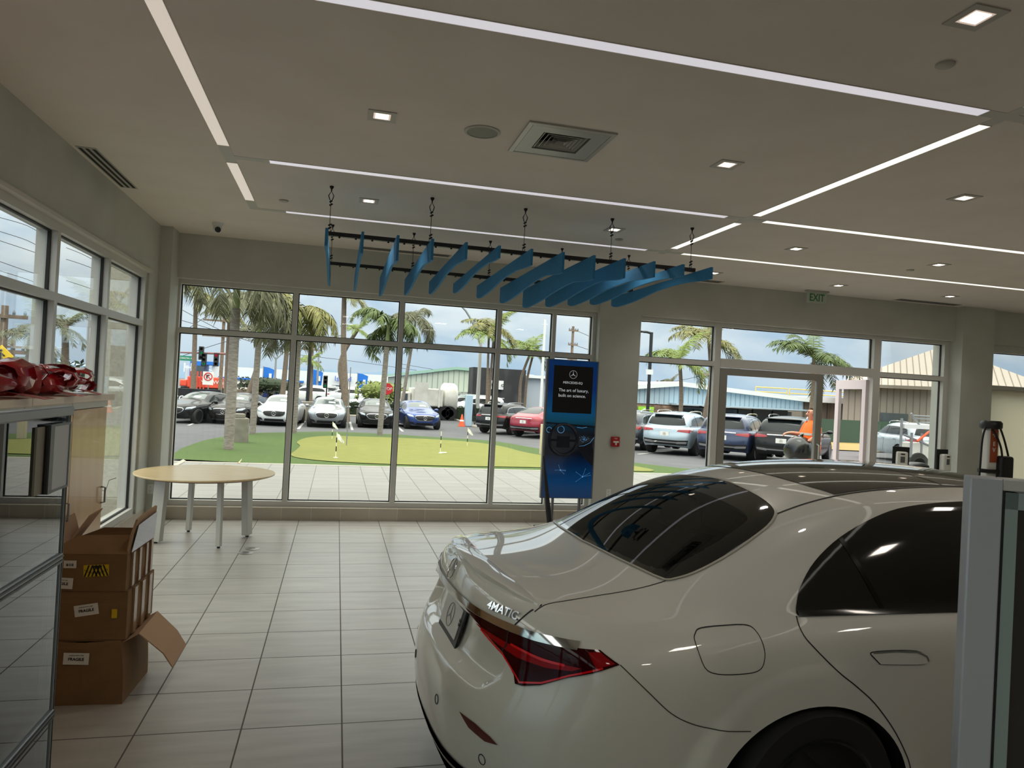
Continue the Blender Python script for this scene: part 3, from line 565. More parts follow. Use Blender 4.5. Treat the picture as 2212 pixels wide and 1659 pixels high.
MB().tube([(.13, -.008, 1.12), (.2, -.008, 1.13), (.28, -.008, 1.17), (.33, -.008, 1.24)], .003, 5).obj('light_edge', cy, o); MB().tube([(.09, -.008, 1.365), (.16, -.008, 1.36), (.23, -.008, 1.375)], .003, 5).obj('light_edge', cy, o)
for cx, cz, r in ((-.11, .80, .07), (.2, .72, .11)):
    m = MB(); m.ball((cx, -.008, cz), .01, 8, 6, (1, .2, 1))
    for k in range(5): a = rd.random()*6.3; m.tube([(cx, -.008, cz), (cx+r*cos(a), -.008, cz+r*sin(a))], .0012, 4); m.ball((cx+r*cos(a), -.008, cz+r*sin(a)), .004, 6, 5, (1, .3, 1))
    m.obj('light_star', cy, o)
MB().bb((.17, .01, .05), (.20, .05, Z0)).obj('leg', fr, o); MB().bb((-.20, .01, .05), (-.17, .05, Z0)).obj('leg', fr, o); MB().bb((-.38, -.28, 0), (.36, .2, .05)).obj('base_plate', mat('base_black', (16, 16, 17), .4), o, bevel=.01)
o = thing('umbrella', 'closed black umbrella leaning against the blue display', 'umbrella', (2.70, 8.585, .002)); tp = Vector((-.085, .2, .985))
m = MB(); q = [tp*t for t in (0, .04, .1, .3, .6, .8, .86)]; m.tube(q, [.008, .02, .03, .034, .028, .018, .010], 12); m.obj('folded_canopy', mat('umbrella_black', (12, 14, 14), .6), o, True); MB().tube([tp*.84, tp*.92, tp], [.008, .012, .012], 10).obj('handle', blk, o, True)
# hand sanitizer dispensers
def sani(lb, x, y, z, rz):
    o = thing('sanitizer_stand', lb, 'hand sanitizer', (x, y, 0), rz, 'hand sanitizer stands'); MB().bb((-.09, .045, 0), (.09, .06, .02)).bb((-.02, .03, .0), (.02, .06, z-.1)).lathe([(.17, 0), (.17, .015), (.02, .03)], (0, .04, 0), 28).obj('post', steel, o)
    MB().bb((-.115, .03, z-.2), (.115, .045, z+.17)).obj('back_plate', mat('plate_black', (14, 17, 18), .4), o, bevel=.004)
    MB().bb((-.075, -.075, z-.16), (.075, .03, z+.1)).obj('dispenser', mat('dispenser_white', (222, 222, 214), .35), o, bevel=.025, seg=4)
    MB().bb((-.03, -.079, z-.06), (.03, -.073, z+.03)).obj('window', mat('smoke_window', (92, 98, 96), .2), o, bevel=.004); MB().bb((-.028, -.078, z+.055), (.028, -.0745, z+.075)).obj('logo', blk, o)
sani('white hand sanitizer on a black plate, left one, turned sideways beside the glass door', 8.22, 8.95, 1.10, radians(-28)); sani('white hand sanitizer on a black plate standing at the right column', 9.22, 9.18, 1.07, radians(4))
o = thing('waste_bin', 'black round topped bin between the two sanitizers', 'bin', (8.60, 9.05, 0)); MB().lathe([(.16, 0), (.175, .02), (.175, .86), (.17, .88)], n=28).obj('body', mat('bin_black', (20, 22, 24), .35), o, True); MB().lathe([(.178, .88), (.178, .93), (.16, 1.0), (.1, 1.035), (.001, 1.04)], n=28).obj('lid', mat('bin_lid', (52, 56, 60), .3, .3), o, True)
# EV charger
o = thing('charging_station', 'white charging post with orange EV label and looped black cable at the right', 'charger', (9.40, 8.55, 0))
MB().bb((-.1, -.06, 0), (.1, .06, 1.60)).obj('post', mat('charger_white', (214, 214, 208), .4), o, bevel=.02); MB().bb((-.065, -.066, 1.12), (.065, -.06, 1.62)).obj('label_panel', mat('charger_orange', (160, 76, 44), .4), o)
for i, ch in enumerate(('+', 'E', 'V')): word('lettering', ch, (.15, .085, .085)[i], MATS['charger_white'], o, (0, -.067, (1.52, 1.39, 1.30)[i]), (pi/2, 0, 0), .001, bold=.002)
MB().lathe([(.13, 1.61), (.145, 1.63), (.145, 1.70), (.12, 1.73)], n=28).obj('cap', blk, o, True)
MB().tube([(-.25, -.05, 1.0), (-.1, -.09, .99), (.06, -.1, .99)], .03, 8).obj('cable_strap', MATS['holster_black'] if 'holster_black' in MATS else blk, o); MB().bb((.06, -.15, .78), (.30, .05, 1.22)).obj('holster', mat('holster_black', (24, 25, 27), .35), o, bevel=.04, seg=3)
MB().tube(smooth_path([(-.12, -.03, 1.66), (-.2, -.05, 1.45), (-.23, -.06, 1.0), (-.25, -.06, .4), (-.1, -.1, .15), (.1, -.1, .3), (.14, -.09, .9), (.1, -.1, 1.3), (-.02, -.09, 1.55), (-.1, -.06, 1.66)], 6), .014).obj('cable', mat('cable_black', (12, 12, 13), .5), o, True)
MB().tube(smooth_path([(.12, -.03, 1.66), (.22, -.05, 1.4), (.33, -.06, 1.0), (.37, -.06, .5), (.3, -.06, .1)], 6), .014).obj('cable', MATS['cable_black'], o, True)
# ---------------- car bodies ----------------
def eval_mesh(o):
    dg = bpy.context.evaluated_depsgraph_get(); bpy.context.view_layer.update(); return bpy.data.meshes.new_from_object(o.evaluated_get(dg))
def loft_body(S, level):
    """half cage of a car (x forward, right side y<0), mirrored and subdivided"""
    NR, V, F = 8, [], []
    cols = S['cols']; RW = S['rear']; FW = S['front']; ws = S['rw']; wsf = S['fw']
    ring = []
    def wrap(rows, ws, D, n, sgn):
        out = []
        for frac in ws:
            c = []
            for k, (xc, Wd, zc, zs) in enumerate(rows):
                w = frac*Wd; q = frac**n; c.append(Vector((xc+sgn*D*q, -w, zc+(zs-zc)*frac**S.get('zp', 2))))
            out.append(c)
        return out
    ring += wrap(RW, ws, S['D'], S['n'], 1)                       # rear centre -> rear corner
    for i, x in enumerate(cols):
        c = []
        for k in range(NR):
            z, w = S['sz'][k], S['sw'][k]*S['wf'][i]
            if k == 0: z = S['sz'][0]
            if k == 7: w, z = S['B'][i][0]
            elif k == 6: w = min(w, S['B'][i][0][0]+.062+.25*max(0, w-S['B'][i][0][0]-.09)); z = min(S['sz'][6], S['B'][i][0][1]-.035)
            elif k >= 3: z = min(z, S['B'][i][0][1]-.05-(6-k)*.06)
            c.append(Vector((x, -w, z)))
        ring.append(c)
    ring += wrap(FW, wsf[::-1], -S['Df'], S['nf'], 1)             # front corner -> front centre
    nr, ns, nf = len(ws), len(cols), len(wsf); tot = nr+ns+nf
    for c in ring: V += c
    for i in range(tot-1):
        for k in range(NR-1): F.append((i*NR+k, (i+1)*NR+k, (i+1)*NR+k+1, i*NR+k+1))
    top = [[(nr-1-j)*NR+7 for j in range(nr)]]                    # rear edge, from the corner inwards
    for i in range(ns):
        row = [(nr+i)*NR+7]
        for j in range(1, nr):
            w, z = S['B'][i][j]; V.append(Vector((cols[i]+S.get('bow', [0]*ns)[i]*(1-w/S['B'][i][0][0]), -w, z))); row.append(len(V)-1)
        top.append(row)
    top.append([(nr+ns+j)*NR+7 for j in range(nf)])
    for a, b in zip(top, top[1:]):
        for j in range(nr-1): F.append((a[j], b[j], b[j+1], a[j+1]))
    sx_, sy_, sz_ = S.get('scale', (1, 1, 1)); V = [Vector((v.x*sx_, v.y*sy_, v.z*sz_)) for v in V]
    n = len(V); VV = V+[Vector((v.x, -v.y, v.z)) for v in V]; FF = F+[tuple(i+n for i in f[::-1]) for f in F]
    me = bpy.data.meshes.new('cage'); me.from_pydata([tuple(v) for v in VV], [], FF)
    bm = bmesh.new(); bm.from_mesh(me); bmesh.ops.remove_doubles(bm, verts=[v for v in bm.verts if abs(v.co.y) < 1e-5], dist=1e-4)
    cr = bm.edges.layers.float.new('crease_edge'); zz = {round(v.z, 5) for v in V}
    for (row, val) in S.get('crease', []):
        pts = {tuple(round(q, 4) for q in ring[i][row]) for i in range(tot)}; pts = {(round(a*sx_, 3), round(abs(b)*sy_, 3), round(c*sz_, 3)) for a, b, c in pts}
        for e_ in bm.edges:
            if all((round(v.co.x, 3), round(abs(v.co.y), 3), round(v.co.z, 3)) in pts for v in e_.verts): e_[cr] = val
    bmesh.ops.recalc_face_normals(bm, faces=bm.faces); bm.to_mesh(me); bm.free()
    o = bpy.data.objects.new('cage', me); COL.objects.link(o); s = o.modifiers.new('s', 'SUBSURF'); s.levels = s.render_levels = level
    m2 = eval_mesh(o); bpy.data.objects.remove(o); return m2
class Skin:
    """ray-castable body surface with smooth normals, used to lay parts on the body"""
    def __init__(s, me):
        s.v = [v.co.copy() for v in me.vertices]; s.n = [v.normal.copy() for v in me.vertices]; me.calc_loop_triangles(); s.t = [tuple(t.vertices) for t in me.loop_triangles]; s.b = BVHTree.FromPolygons(s.v, s.t)
    def hit(s, o, d):
        p, n, i, _ = s.b.ray_cast(o, d)
        if p is None:
            p, n, i, _ = s.b.find_nearest(o+d*2.0) if False else (None,)*4
            return None
        a, b, c = s.t[i]; A, B, C = s.v[a], s.v[b], s.v[c]; m = (B-A).cross(C-A); q = m.dot(m)
        u = (C-B).cross(p-B).dot(m)/q; w = (A-C).cross(p-C).dot(m)/q; return p, (s.n[a]*u+s.n[b]*w+s.n[c]*(1-u-w)).normalized()
FR = {'R': (Vector((0, -3, 0)), Vector((1, 0, 0)), Vector((0, 0, 1)), Vector((0, 1, 0))),       # right side: (x, z)
      'L': (Vector((0, 3, 0)), Vector((1, 0, 0)), Vector((0, 0, 1)), Vector((0, -1, 0))),
      'B': (Vector((-4, 0, 0)), Vector((0, 1, 0)), Vector((0, 0, 1)), Vector((1, 0, 0))),      # from behind: (y, z)
      'F': (Vector((7, 0, 0)), Vector((0, 1, 0)), Vector((0, 0, 1)), Vector((-1, 0, 0))),
      'T': (Vector((0, 0, 4)), Vector((1, 0, 0)), Vector((0, 1, 0)), Vector((0, 0, -1)))}
def dense(poly, step, closed=True):
    out = []; m = len(poly)
    for i in range(m if closed else m-1):
        a, b = poly[i], poly[(i+1) % m]; k = max(1, int(math.hypot(b[0]-a[0], b[1]-a[1])/step))
        out += [(a[0]+(b[0]-a[0])*j/k, a[1]+(b[1]-a[1])*j/k) for j in range(k)]
    if not closed: out.append(poly[-1])
    return out
def inside(p, poly):
    c = False; x, y = p; j = len(poly)-1
    for i in range(len(poly)):
        a, b = poly[i], poly[j]
        if (a[1] > y) != (b[1] > y) and x < (b[0]-a[0])*(y-a[1])/(b[1]-a[1])+a[0]: c = not c
        j = i
    return c
def drape(sk, poly, fr, m, name, parent, off=.002, step=.03, holes=None):
    O, U, V, D = FR[fr] if isinstance(fr, str) else fr
    pl = dense(poly, step); n = len(pl); pts = list(pl); edges = [(i, (i+1) % n) for i in range(n)]
    hl = None
    if holes: hl = dense(holes, step); k = len(hl); edges += [(n+i, n+(i+1) % k) for i in range(k)]; pts += hl
    x0, x1 = min(p[0] for p in pl), max(p[0] for p in pl); y0, y1 = min(p[1] for p in pl), max(p[1] for p in pl); x = x0+step*.5
    while x < x1:
        y = y0+step*.5
        while y < y1:
            if inside((x, y), pl) and not (hl and inside((x, y), hl)) and min((x-q[0])**2+(y-q[1])**2 for q in pts[:n+(len(hl) if hl else 0)]) > (step*.45)**2: pts.append((x, y))
            y += step
        x += step
    vs, _, fs, *_r = delaunay_2d_cdt([Vector(p) for p in pts], edges, [], 1, 1e-5)
    if hl: fs = [f for f in fs if not inside((sum(vs[i][0] for i in f)/3, sum(vs[i][1] for i in f)/3), hl)]
    co = []; no = []; bad = set()
    for i, p in enumerate(vs):
        h = sk.hit(O+U*p[0]+V*p[1], D)
        if h is None: bad.add(i); co.append(O+U*p[0]+V*p[1]); no.append(-D)
        else: co.append(h[0]+h[1]*off); no.append(h[1])
    fs = [f for f in fs if not any(i in bad for i in f)]
    used = sorted({i for f in fs for i in f}); mp_ = {a: b for b, a in enumerate(used)}
    me = bpy.data.meshes.new(name); me.from_pydata([tuple(co[i]) for i in used], [], [tuple(mp_[i] for i in f) for f in fs]); me.update()
    if me.polygons and me.polygons[0].normal.dot(no[used[fs[0][0] if False else 0]]) < 0: me.flip_normals()
    me.polygons.foreach_set('use_smooth', [True]*len(me.polygons))
    try: me.normals_split_custom_set_from_vertices([tuple(no[i]) for i in used])
    except Exception: pass
    return link(name, me, m, parent)
def ribbon(sk, path, fr, w, m, name, parent, off=.0012, step=.02, closed=False):
    O, U, V, D = FR[fr] if isinstance(fr, str) else fr
    ps = dense(path, step, closed); n = len(ps); vs = []; ok = []
    for i, p in enumerate(ps):
        a = ps[(i-1) % n] if closed or i else ps[i]; b = ps[(i+1) % n] if closed or i < n-1 else ps[i]
        t = Vector((b[0]-a[0], b[1]-a[1])).normalized(); s = Vector((-t.y, t.x))*w/2
        for k in (-1, 0, 1):
            q = Vector(p)+s*k; h = sk.hit(O+U*q.x+V*q.y, D); ok.append(h is not None); vs.append(h[0]+h[1]*off if h else O)
    fs = []
    for i in range(n if closed else n-1):
        j = (i+1) % n
        for k in (0, 1):
            f = (i*3+k, i*3+k+1, j*3+k+1, j*3+k)
            if all(ok[q] for q in f): fs.append(f)
    mb = MB(); mb.add(vs, fs); return mb.obj(name, m, parent, True)
def sp2(pts, n=5, closed=False): return [(p.x, p.y) for p in smooth_path([(a, b, 0) for a, b in pts], n, closed)]
def mirror_poly(poly): return [(-a, b) for a, b in poly][::-1]
SED = dict(rw=[0, .25, .47, .66, .80, .905], fw=[0, .25, .47, .66, .80, .905], D=.37, n=3.0, Df=.55, nf=3.0,
  rear=[(-1.20, .885, .24, .20), (-1.268, .925, .38, .35), (-1.282, .945, .55, .55), (-1.25, .95, .675, .70), (-1.195, .945, .785, .80), (-1.186, .93, .905, .90), (-1.17, .885, 1.0, .965), (-1.133, .80, 1.066, 1.005)],
  front=[(3.78, .885, .22, .20), (3.93, .925, .34, .35), (3.97, .945, .48, .50), (3.97, .94, .60, .64), (3.955, .93, .70, .74), (3.92, .91, .79, .82), (3.85, .87, .84, .87), (3.74, .80, .88, .905)],
  cols=[-.80, -.46, -.10, .42, 1.1, 1.8, 2.45, 2.95, 3.35], bx=0, sz=[.20, .34, .55, .70, .80, .90, .972, 1.02], sw=[.885, .925, .947, .955, .955, .942, .915, .87],
  wf=[.975, .992, 1, 1, 1, 1, .998, .99, .975], crease=[(7, .35)],
  B=[[(.775, 1.003), (.675, 1.027), (.56, 1.047), (.41, 1.062), (.22, 1.073), (0, 1.078)],
     [(.825, 1.013), (.735, 1.047), (.615, 1.076), (.46, 1.10), (.25, 1.116), (0, 1.121)],
     [(.853, 1.025), (.785, 1.14), (.69, 1.245), (.525, 1.308), (.28, 1.337), (0, 1.346)],
     [(.868, 1.022), (.808, 1.175), (.70, 1.372), (.57, 1.448), (.30, 1.49), (0, 1.502)],
     [(.872, 1.012), (.812, 1.175), (.705, 1.388), (.58, 1.464), (.31, 1.516), (0, 1.528)],
     [(.866, .995), (.80, 1.14), (.69, 1.335), (.575, 1.425), (.31, 1.478), (0, 1.49)],
     [(.835, .975), (.755, 1.02), (.65, 1.06), (.52, 1.085), (.28, 1.105), (0, 1.112)],
     [(.81, .95), (.71, .975), (.60, .99), (.45, 1.0), (.24, 1.008), (0, 1.01)],
     [(.80, .925), (.70, .945), (.58, .955), (.44, .962), (.24, .968), (0, .97)]])
def arch_cut(me, axles, r, w, m_in, m_body, ry=1):
    o = link('body', me, m_body); me.materials.append(m_in); cs = []
    # close the underside so the solid is watertight
    bm = bmesh.new(); bm.from_mesh(me); bmesh.ops.holes_fill(bm, edges=[e for e in bm.edges if e.is_boundary], sides=0); bmesh.ops.recalc_face_normals(bm, faces=bm.faces)
    for f in bm.faces:
        f.smooth = True
        if len(f.verts) > 8: f.material_index = 1
    bm.to_mesh(me); bm.free()
    for ax, az in axles:
        for s in (-1, 1):
            c = MB().lathe([(r, -.19), (r, .19)], (ax, s*(w-.06), az), 72, Matrix.Diagonal((1, 1, ry)) @ Matrix.Rotation(pi/2, 3, 'X')).obj('cut', m_in); c.data.materials.clear(); c.data.materials.append(m_body); c.data.materials.append(m_in)
            for p in c.data.polygons: p.material_index = 1
            b = o.modifiers.new('b', 'BOOLEAN'); b.object = c; b.operation = 'DIFFERENCE'; b.solver = 'EXACT'; cs.append(c)
    m2 = eval_mesh(o); bpy.data.objects.remove(o)
    for c in cs: bpy.data.objects.remove(c)
    m2.polygons.foreach_set('use_smooth', [True]*len(m2.polygons)); m2.set_sharp_from_angle(angle=radians(32)); return m2
tyre = mat('tyre_rubber', (16, 16, 17), .75); rimm = mat('alloy_silver', (150, 152, 155), .3, .85); rimd = mat('alloy_dark', (46, 47, 50), .3, .8); well = mat('wheel_well', (8, 8, 8), .9)
def wheel(parent, x, y, z, R, w, side, spokes=10, mm=None, rw=.72, fine=32):
    mm = mm or rimm; M = Matrix.Rotation(side*pi/2, 3, 'X'); h = w/2; rr = R*rw      # lathe axis points outwards
    g = thing_part('wheel', parent, (x, y, z)); 
    MB().lathe([(rr, -h), (R-.02, -h), (R, -h+.03), (R, h-.03), (R-.02, h), (rr, h)], n=fine, M=M).obj('tyre', tyre, g, True)
    m = MB(); m.lathe([(rr, h-.0), (rr+.008, h+.002), (rr, h+.006), (rr-.014, h-.004), (rr-.02, -h*.6), (.05, -h*.6)], n=fine, M=M)
    for k in range(spokes):
        a = 2*pi*k/spokes; c, s = cos(a), sin(a); t = Vector((-s, c, 0)); r_ = Vector((c, s, 0)); q = []
        for d, wd, zz in ((.05, .026, h-.02), (rr-.012, .016, h-.008)): q += [M @ (r_*d+t*wd+Vector((0, 0, zz))), M @ (r_*d-t*wd+Vector((0, 0, zz))), M @ (r_*d-t*wd+Vector((0, 0, zz-.025))), M @ (r_*d+t*wd+Vector((0, 0, zz-.025)))]
        m.add(q, [(0, 1, 5, 4), (1, 2, 6, 5), (2, 3, 7, 6), (3, 0, 4, 7), (0, 3, 2, 1), (4, 5, 6, 7)])
    m.lathe([(.065, h-.05), (.065, h-.012), (.055, h-.006), (.001, h-.005)], n=16, M=M); m.obj('rim', mm, g, True, ang=35)
    return g
def thing_part(name, parent, loc):
    # the tyre carries the rim: an empty axle keeps both together as one part
    o = bpy.data.objects.new(name, None); COL.objects.link(o); o.location = loc; o.parent = parent; o.empty_display_size = .05; return o
# ---------------- the white saloon ----------------
paint = mat('car_white_paint', (216, 214, 205), .35, 0, 1.0); pv = paint.node_tree.nodes['Principled BSDF']; pv.inputs['Coat IOR'].default_value = 1.6
seam = mat('panel_gap', (12, 12, 11), .6); gloss = mat('gloss_black', (6, 7, 8), .06, 0, .5); chrome = mat('chrome', (205, 206, 208), .08, 1); chromed = mat('dark_chrome', (92, 90, 84), .1, 1)
car = thing('saloon_car', 'white four door saloon car parked in the showroom, seen from behind', 'car', (1.70, 3.18, 0), radians(3.5))
raw = loft_body(SED, 4)
AX, AZ, AR = 3.216, .372, .388
for v in raw.vertices:                                            # flat rolled lips round the wheel arches
    for ax in (0, AX):
        r = math.hypot((v.co.x-ax+.02)*.90, v.co.z-AZ)
        if r < .56 and abs(v.co.y) > .6 and v.co.z < .95:
            t = 1 if r < .455 else max(0, (0.50-r)/.045) if r < .50 else 0
            if t > 0 and abs(v.co.y) > .86: v.co.y += math.copysign(max(0, .957-abs(v.co.y))*t, v.co.y)
def sst(a, b, x): t = min(1, max(0, (x-a)/(b-a))); return t*t*(3-2*t)
for v in raw.vertices:                                            # hollow panel round the number plate, over a bumper shelf
    if v.co.x < -.9 and .6 < v.co.z < .95:
        wy = .61-3*max(0, v.co.z-.82)-max(0, .76-v.co.z); v.co.x += .062*(1-sst(wy-.07, wy, abs(v.co.y)))*sst(.685, .73, v.co.z)*(1-sst(.86, .91, v.co.z))
raw.update(); sk = Skin(raw)
body = arch_cut(raw.copy(), [(-.02, AZ-.01), (AX, AZ-.01)], .43, .955, well, paint, .362/.43)
RG = [(-.60, 1.05), (.60, 1.05), (.62, 1.12)]                    # rear screen outline is laid from above: (x, y)
def half(poly): return poly+[(x, -y) for x, y in poly[::-1]]
rgo = sp2([(-.555, 0), (-.533, -.312), (-.493, -.525), (-.463, -.606)], 4)+sp2([(-.445, -.618), (-.352, -.635), (-.187, -.632), (-.017, -.60), (.07, -.553), (.108, -.49), (.13, -.364), (.154, -.119), (.16, 0)], 4)
rgi = sp2([(-.528, 0), (-.512, -.25), (-.472, -.475), (-.445, -.53)], 4)+sp2([(-.42, -.542), (-.345, -.552), (-.173, -.544), (-.05, -.518), (-.015, -.48), (-.004, -.387), (.0, -.2), (.004, 0)], 4)
def sym(h): return h+[(x, -y) for x, y in h[::-1] if abs(y) > 1e-6]
RGO, RGI = sym(rgo), sym(rgi)
bm = bmesh.new(); bm.from_mesh(body); dele = [f for f in bm.faces if f.calc_center_median().z > 1.0 and f.normal.z > .2 and inside((f.calc_center_median().x, f.calc_center_median().y), RGI)]
bmesh.ops.delete(bm, geom=dele, context='FACES'); bm.to_mesh(body); bm.free()
body.name = 'body'; bo = bpy.data.objects.new('body', body); COL.objects.link(bo); bo.parent = car
fritm = mat('glass_black_border', (7, 10, 10), .04, 0, .6); tint = glass('tinted_glass', (132, 142, 138), 1.0, 1.55)
o = drape(sk, RGO, 'T', fritm, 'rear_screen', car, .0035, .03, RGI); drape(sk, RGI, 'T', tint, 'pane', o, .0035, .03)
ribbon(sk, RGO, 'T', .010, mat('screen_moulding', (178, 174, 160), .3), 'screen_seal', car, .005, .02, True)
# cabin seen through the rear screen
cab = mat('cabin_dark', (56, 58, 55), .8); beige = mat('headrest_beige', (232, 224, 204), .6)
it = MB().bb((-.50, -.60, 1.02), (.05, .60, 1.05)).obj('parcel_shelf', cab, car); MB().bb((.08, -.66, .80), (.30, .66, 1.12)).obj('rear_seat_back', cab, car)
for y in (-.34, .34): MB().bb((.10, y-.14, 1.12), (.22, y+.14, 1.27)).obj('headrest', beige, car, bevel=.035, seg=3)
for y in (-.38, .38): MB().bb((1.15, y-.14, 1.10), (1.27, y+.14, 1.30)).obj('headrest', beige, car, bevel=.04, seg=3); MB().bb((1.12, y-.24, .6), (1.28, y+.24, 1.10)).obj('front_seat_back', cab, car)
MB().bb((-.40, -.66, .75), (2.3, .66, .78)).obj('cabin_floor', cab, car)
# side glass
dlo = sp2([(-.048, 1.03), (-.037, 1.052), (.007, 1.112), (.105, 1.196), (.259, 1.28), (.461, 1.351), (.663, 1.392), (.965, 1.412), (1.3, 1.408), (1.65, 1.362), (2.0, 1.24), (2.28, 1.10), (2.36, 1.035)], 4)+[(2.30, 1.0), (1.2, 1.006), (.708, 1.012), (.321, 1.018), (-.046, 1.021)]
for fr, sd in (('R', 1), ('L', -1)):
    sg = drape(sk, dlo, fr, gloss, 'side_window', car, .003, .035); ribbon(sk, [(-.044, 1.026), (.321, 1.023), (.708, 1.017), (1.2, 1.011), (2.30, 1.005)], fr, .018, mat('trim_black', (10, 10, 11), .12, 0, .5), 'window_strip', car, .006)
    for p in ([(.255, 1.275), (.28, 1.2), (.34, 1.03)], [(1.20, 1.405), (1.22, 1.2), (1.24, 1.02)]): ribbon(sk, p, fr, .022, mat('pillar_black', (3, 3, 3), .12), 'pillar_strip', car, .0045)
    # panel gaps
    ribbon(sk, sp2([(-.052, 1.02), (-.061, .98), (-.037, .937), (.062, .844), (.145, .785), (.233, .715), (.325, .613), (.386, .521), (.414, .459), (.44, .34), (.45, .24)], 5), fr, .0045, seam, 'door_gap', car)
    ribbon(sk, [(1.26, 1.02), (1.30, .7), (1.33, .24)], fr, .0045, seam, 'door_gap', car)
    ribbon(sk, sp2([(-.782, .898), (-.692, .816), (-.606, .741), (-.518, .698), (-.42, .674), (-.301, .662)], 5), fr, .0035, mat('fine_gap', (60, 58, 52), .6), 'bumper_gap', car)
    hd = sp2([(.220, .890), (.228, .899), (.33, .899), (.436, .891), (.478, .872), (.485, .852), (.453, .845), (.35, .85), (.256, .857)], 3)
    dh = drape(sk, hd, fr, paint, 'door_handle', car, .006, .02); ribbon(sk, hd, fr, .004, seam, 'handle_gap', dh, .0015, .01, True); ribbon(sk, [(.226, .897), (.33, .897), (.434, .889), (.476, .871), (.484, .854)], fr, .006, chrome, 'chrome_line', dh, .008, .01)
    for w in ('fuel',) if fr == 'R' else ():
        fd = sp2([(-.495, .955), (-.482, .98), (-.45, .993), (-.35, .999), (-.274, .999), (-.247, .985), (-.236, .948), (-.239, .905), (-.262, .868), (-.32, .857), (-.43, .861), (-.48, .885)], 4, True); ribbon(sk, fd, fr, .003, seam, 'fuel_flap_gap', car, .0012, .012, True)
# roof: panoramic glass and drip lines
pano = [(.44, -.53), (.55, -.545), (1.1, -.555), (1.65, -.545), (1.70, -.53), (1.74, -.3), (1.75, 0)]; ph = [(.395, 0), (.405, -.3)]+pano
drape(sk, sym([(.345, 0), (.35, -.27), (.37, -.42), (.40, -.52), (.65, -.52), (1.1, -.505), (1.6, -.50), (1.68, -.5), (1.72, -.25), (1.73, 0)]), 'T', gloss, 'panoramic_roof', car, .003, .05)
ribbon(sk, [(1.02, -.50), (.96, -.2), (.95, 0), (.96, .2), (1.02, .50)], 'T', .008, seam, 'roof_panel_gap', car, .0045)
for s in (-1, 1): ribbon(sk, sp2([(.09, s*.542), (.25, s*.534), (.39, s*.531), (.634, s*.530), (.905, s*.524), (1.15, s*.515), (1.6, s*.52), (2.0, s*.60), (2.35, s*.70)], 4), 'T', .009, seam, 'roof_gap', car)
# boot lid gap, spoiler lip
for s in (-1, 1): ribbon(sk, sp2([(-.462, s*.611), (-.726, s*.603), (-.90, s*.615), (-1.0, s*.624)], 4), 'T', .0045, seam, 'boot_gap', car)
diagR = (Vector((-3, -2.2, 0)), Vector((.6, -.8, 0)), Vector((0, 0, 1)), Vector((.8, .6, 0))); diagL = (Vector((-3, 2.2, 0)), Vector((.6, .8, 0)), Vector((0, 0, 1)), Vector((.8, -.6, 0)))
def dg(x, y, z): r = Vector((x, y, 0))-diagR[0]; return (r.dot(diagR[1]), z)
# spoiler: a thin blade following the lid edge
m = MB(); rows = []
for i in range(41):
    t = -1+2*i/40; y = .607*t; a = abs(t); taper = 1-a**3.2
    xe = -1.112+.13*a**2.2; h = sk.hit(Vector((xe+.10, y, 3)), Vector((0, 0, -1))); zb = h[0].z; h2 = sk.hit(Vector((xe+.01, y, 3)), Vector((0, 0, -1))); z2 = h2[0].z
    rows.append([(xe+.075*taper+.004, y, sk.hit(Vector((xe+.075*taper+.004, y, 3)), Vector((0, 0, -1)))[0].z+.0005), (xe+.068*taper+.002, y, sk.hit(Vector((xe+.068*taper+.002, y, 3)), Vector((0, 0, -1)))[0].z+.006*taper+.001), (xe+.03*taper, y, sk.hit(Vector((xe+.03*taper, y, 3)), Vector((0, 0, -1)))[0].z+.012*taper+.001), (xe-.012*taper, y, z2+.022*taper+.001), (xe-.026*taper, y, z2+.019*taper), (xe-.027*taper, y, z2+.010*taper), (xe-.008, y, z2-.012)])
m.grid(rows); m.obj('spoiler_lip', paint, car, True, ang=60)
ribbon(sk, [dg(*q) for q in ((-.982, -.624, 1.023), (-1.026, -.622, 1.001), (-1.077, -.608, .95), (-1.091, -.596, .925))], diagR, .006, seam, 'boot_gap', car)
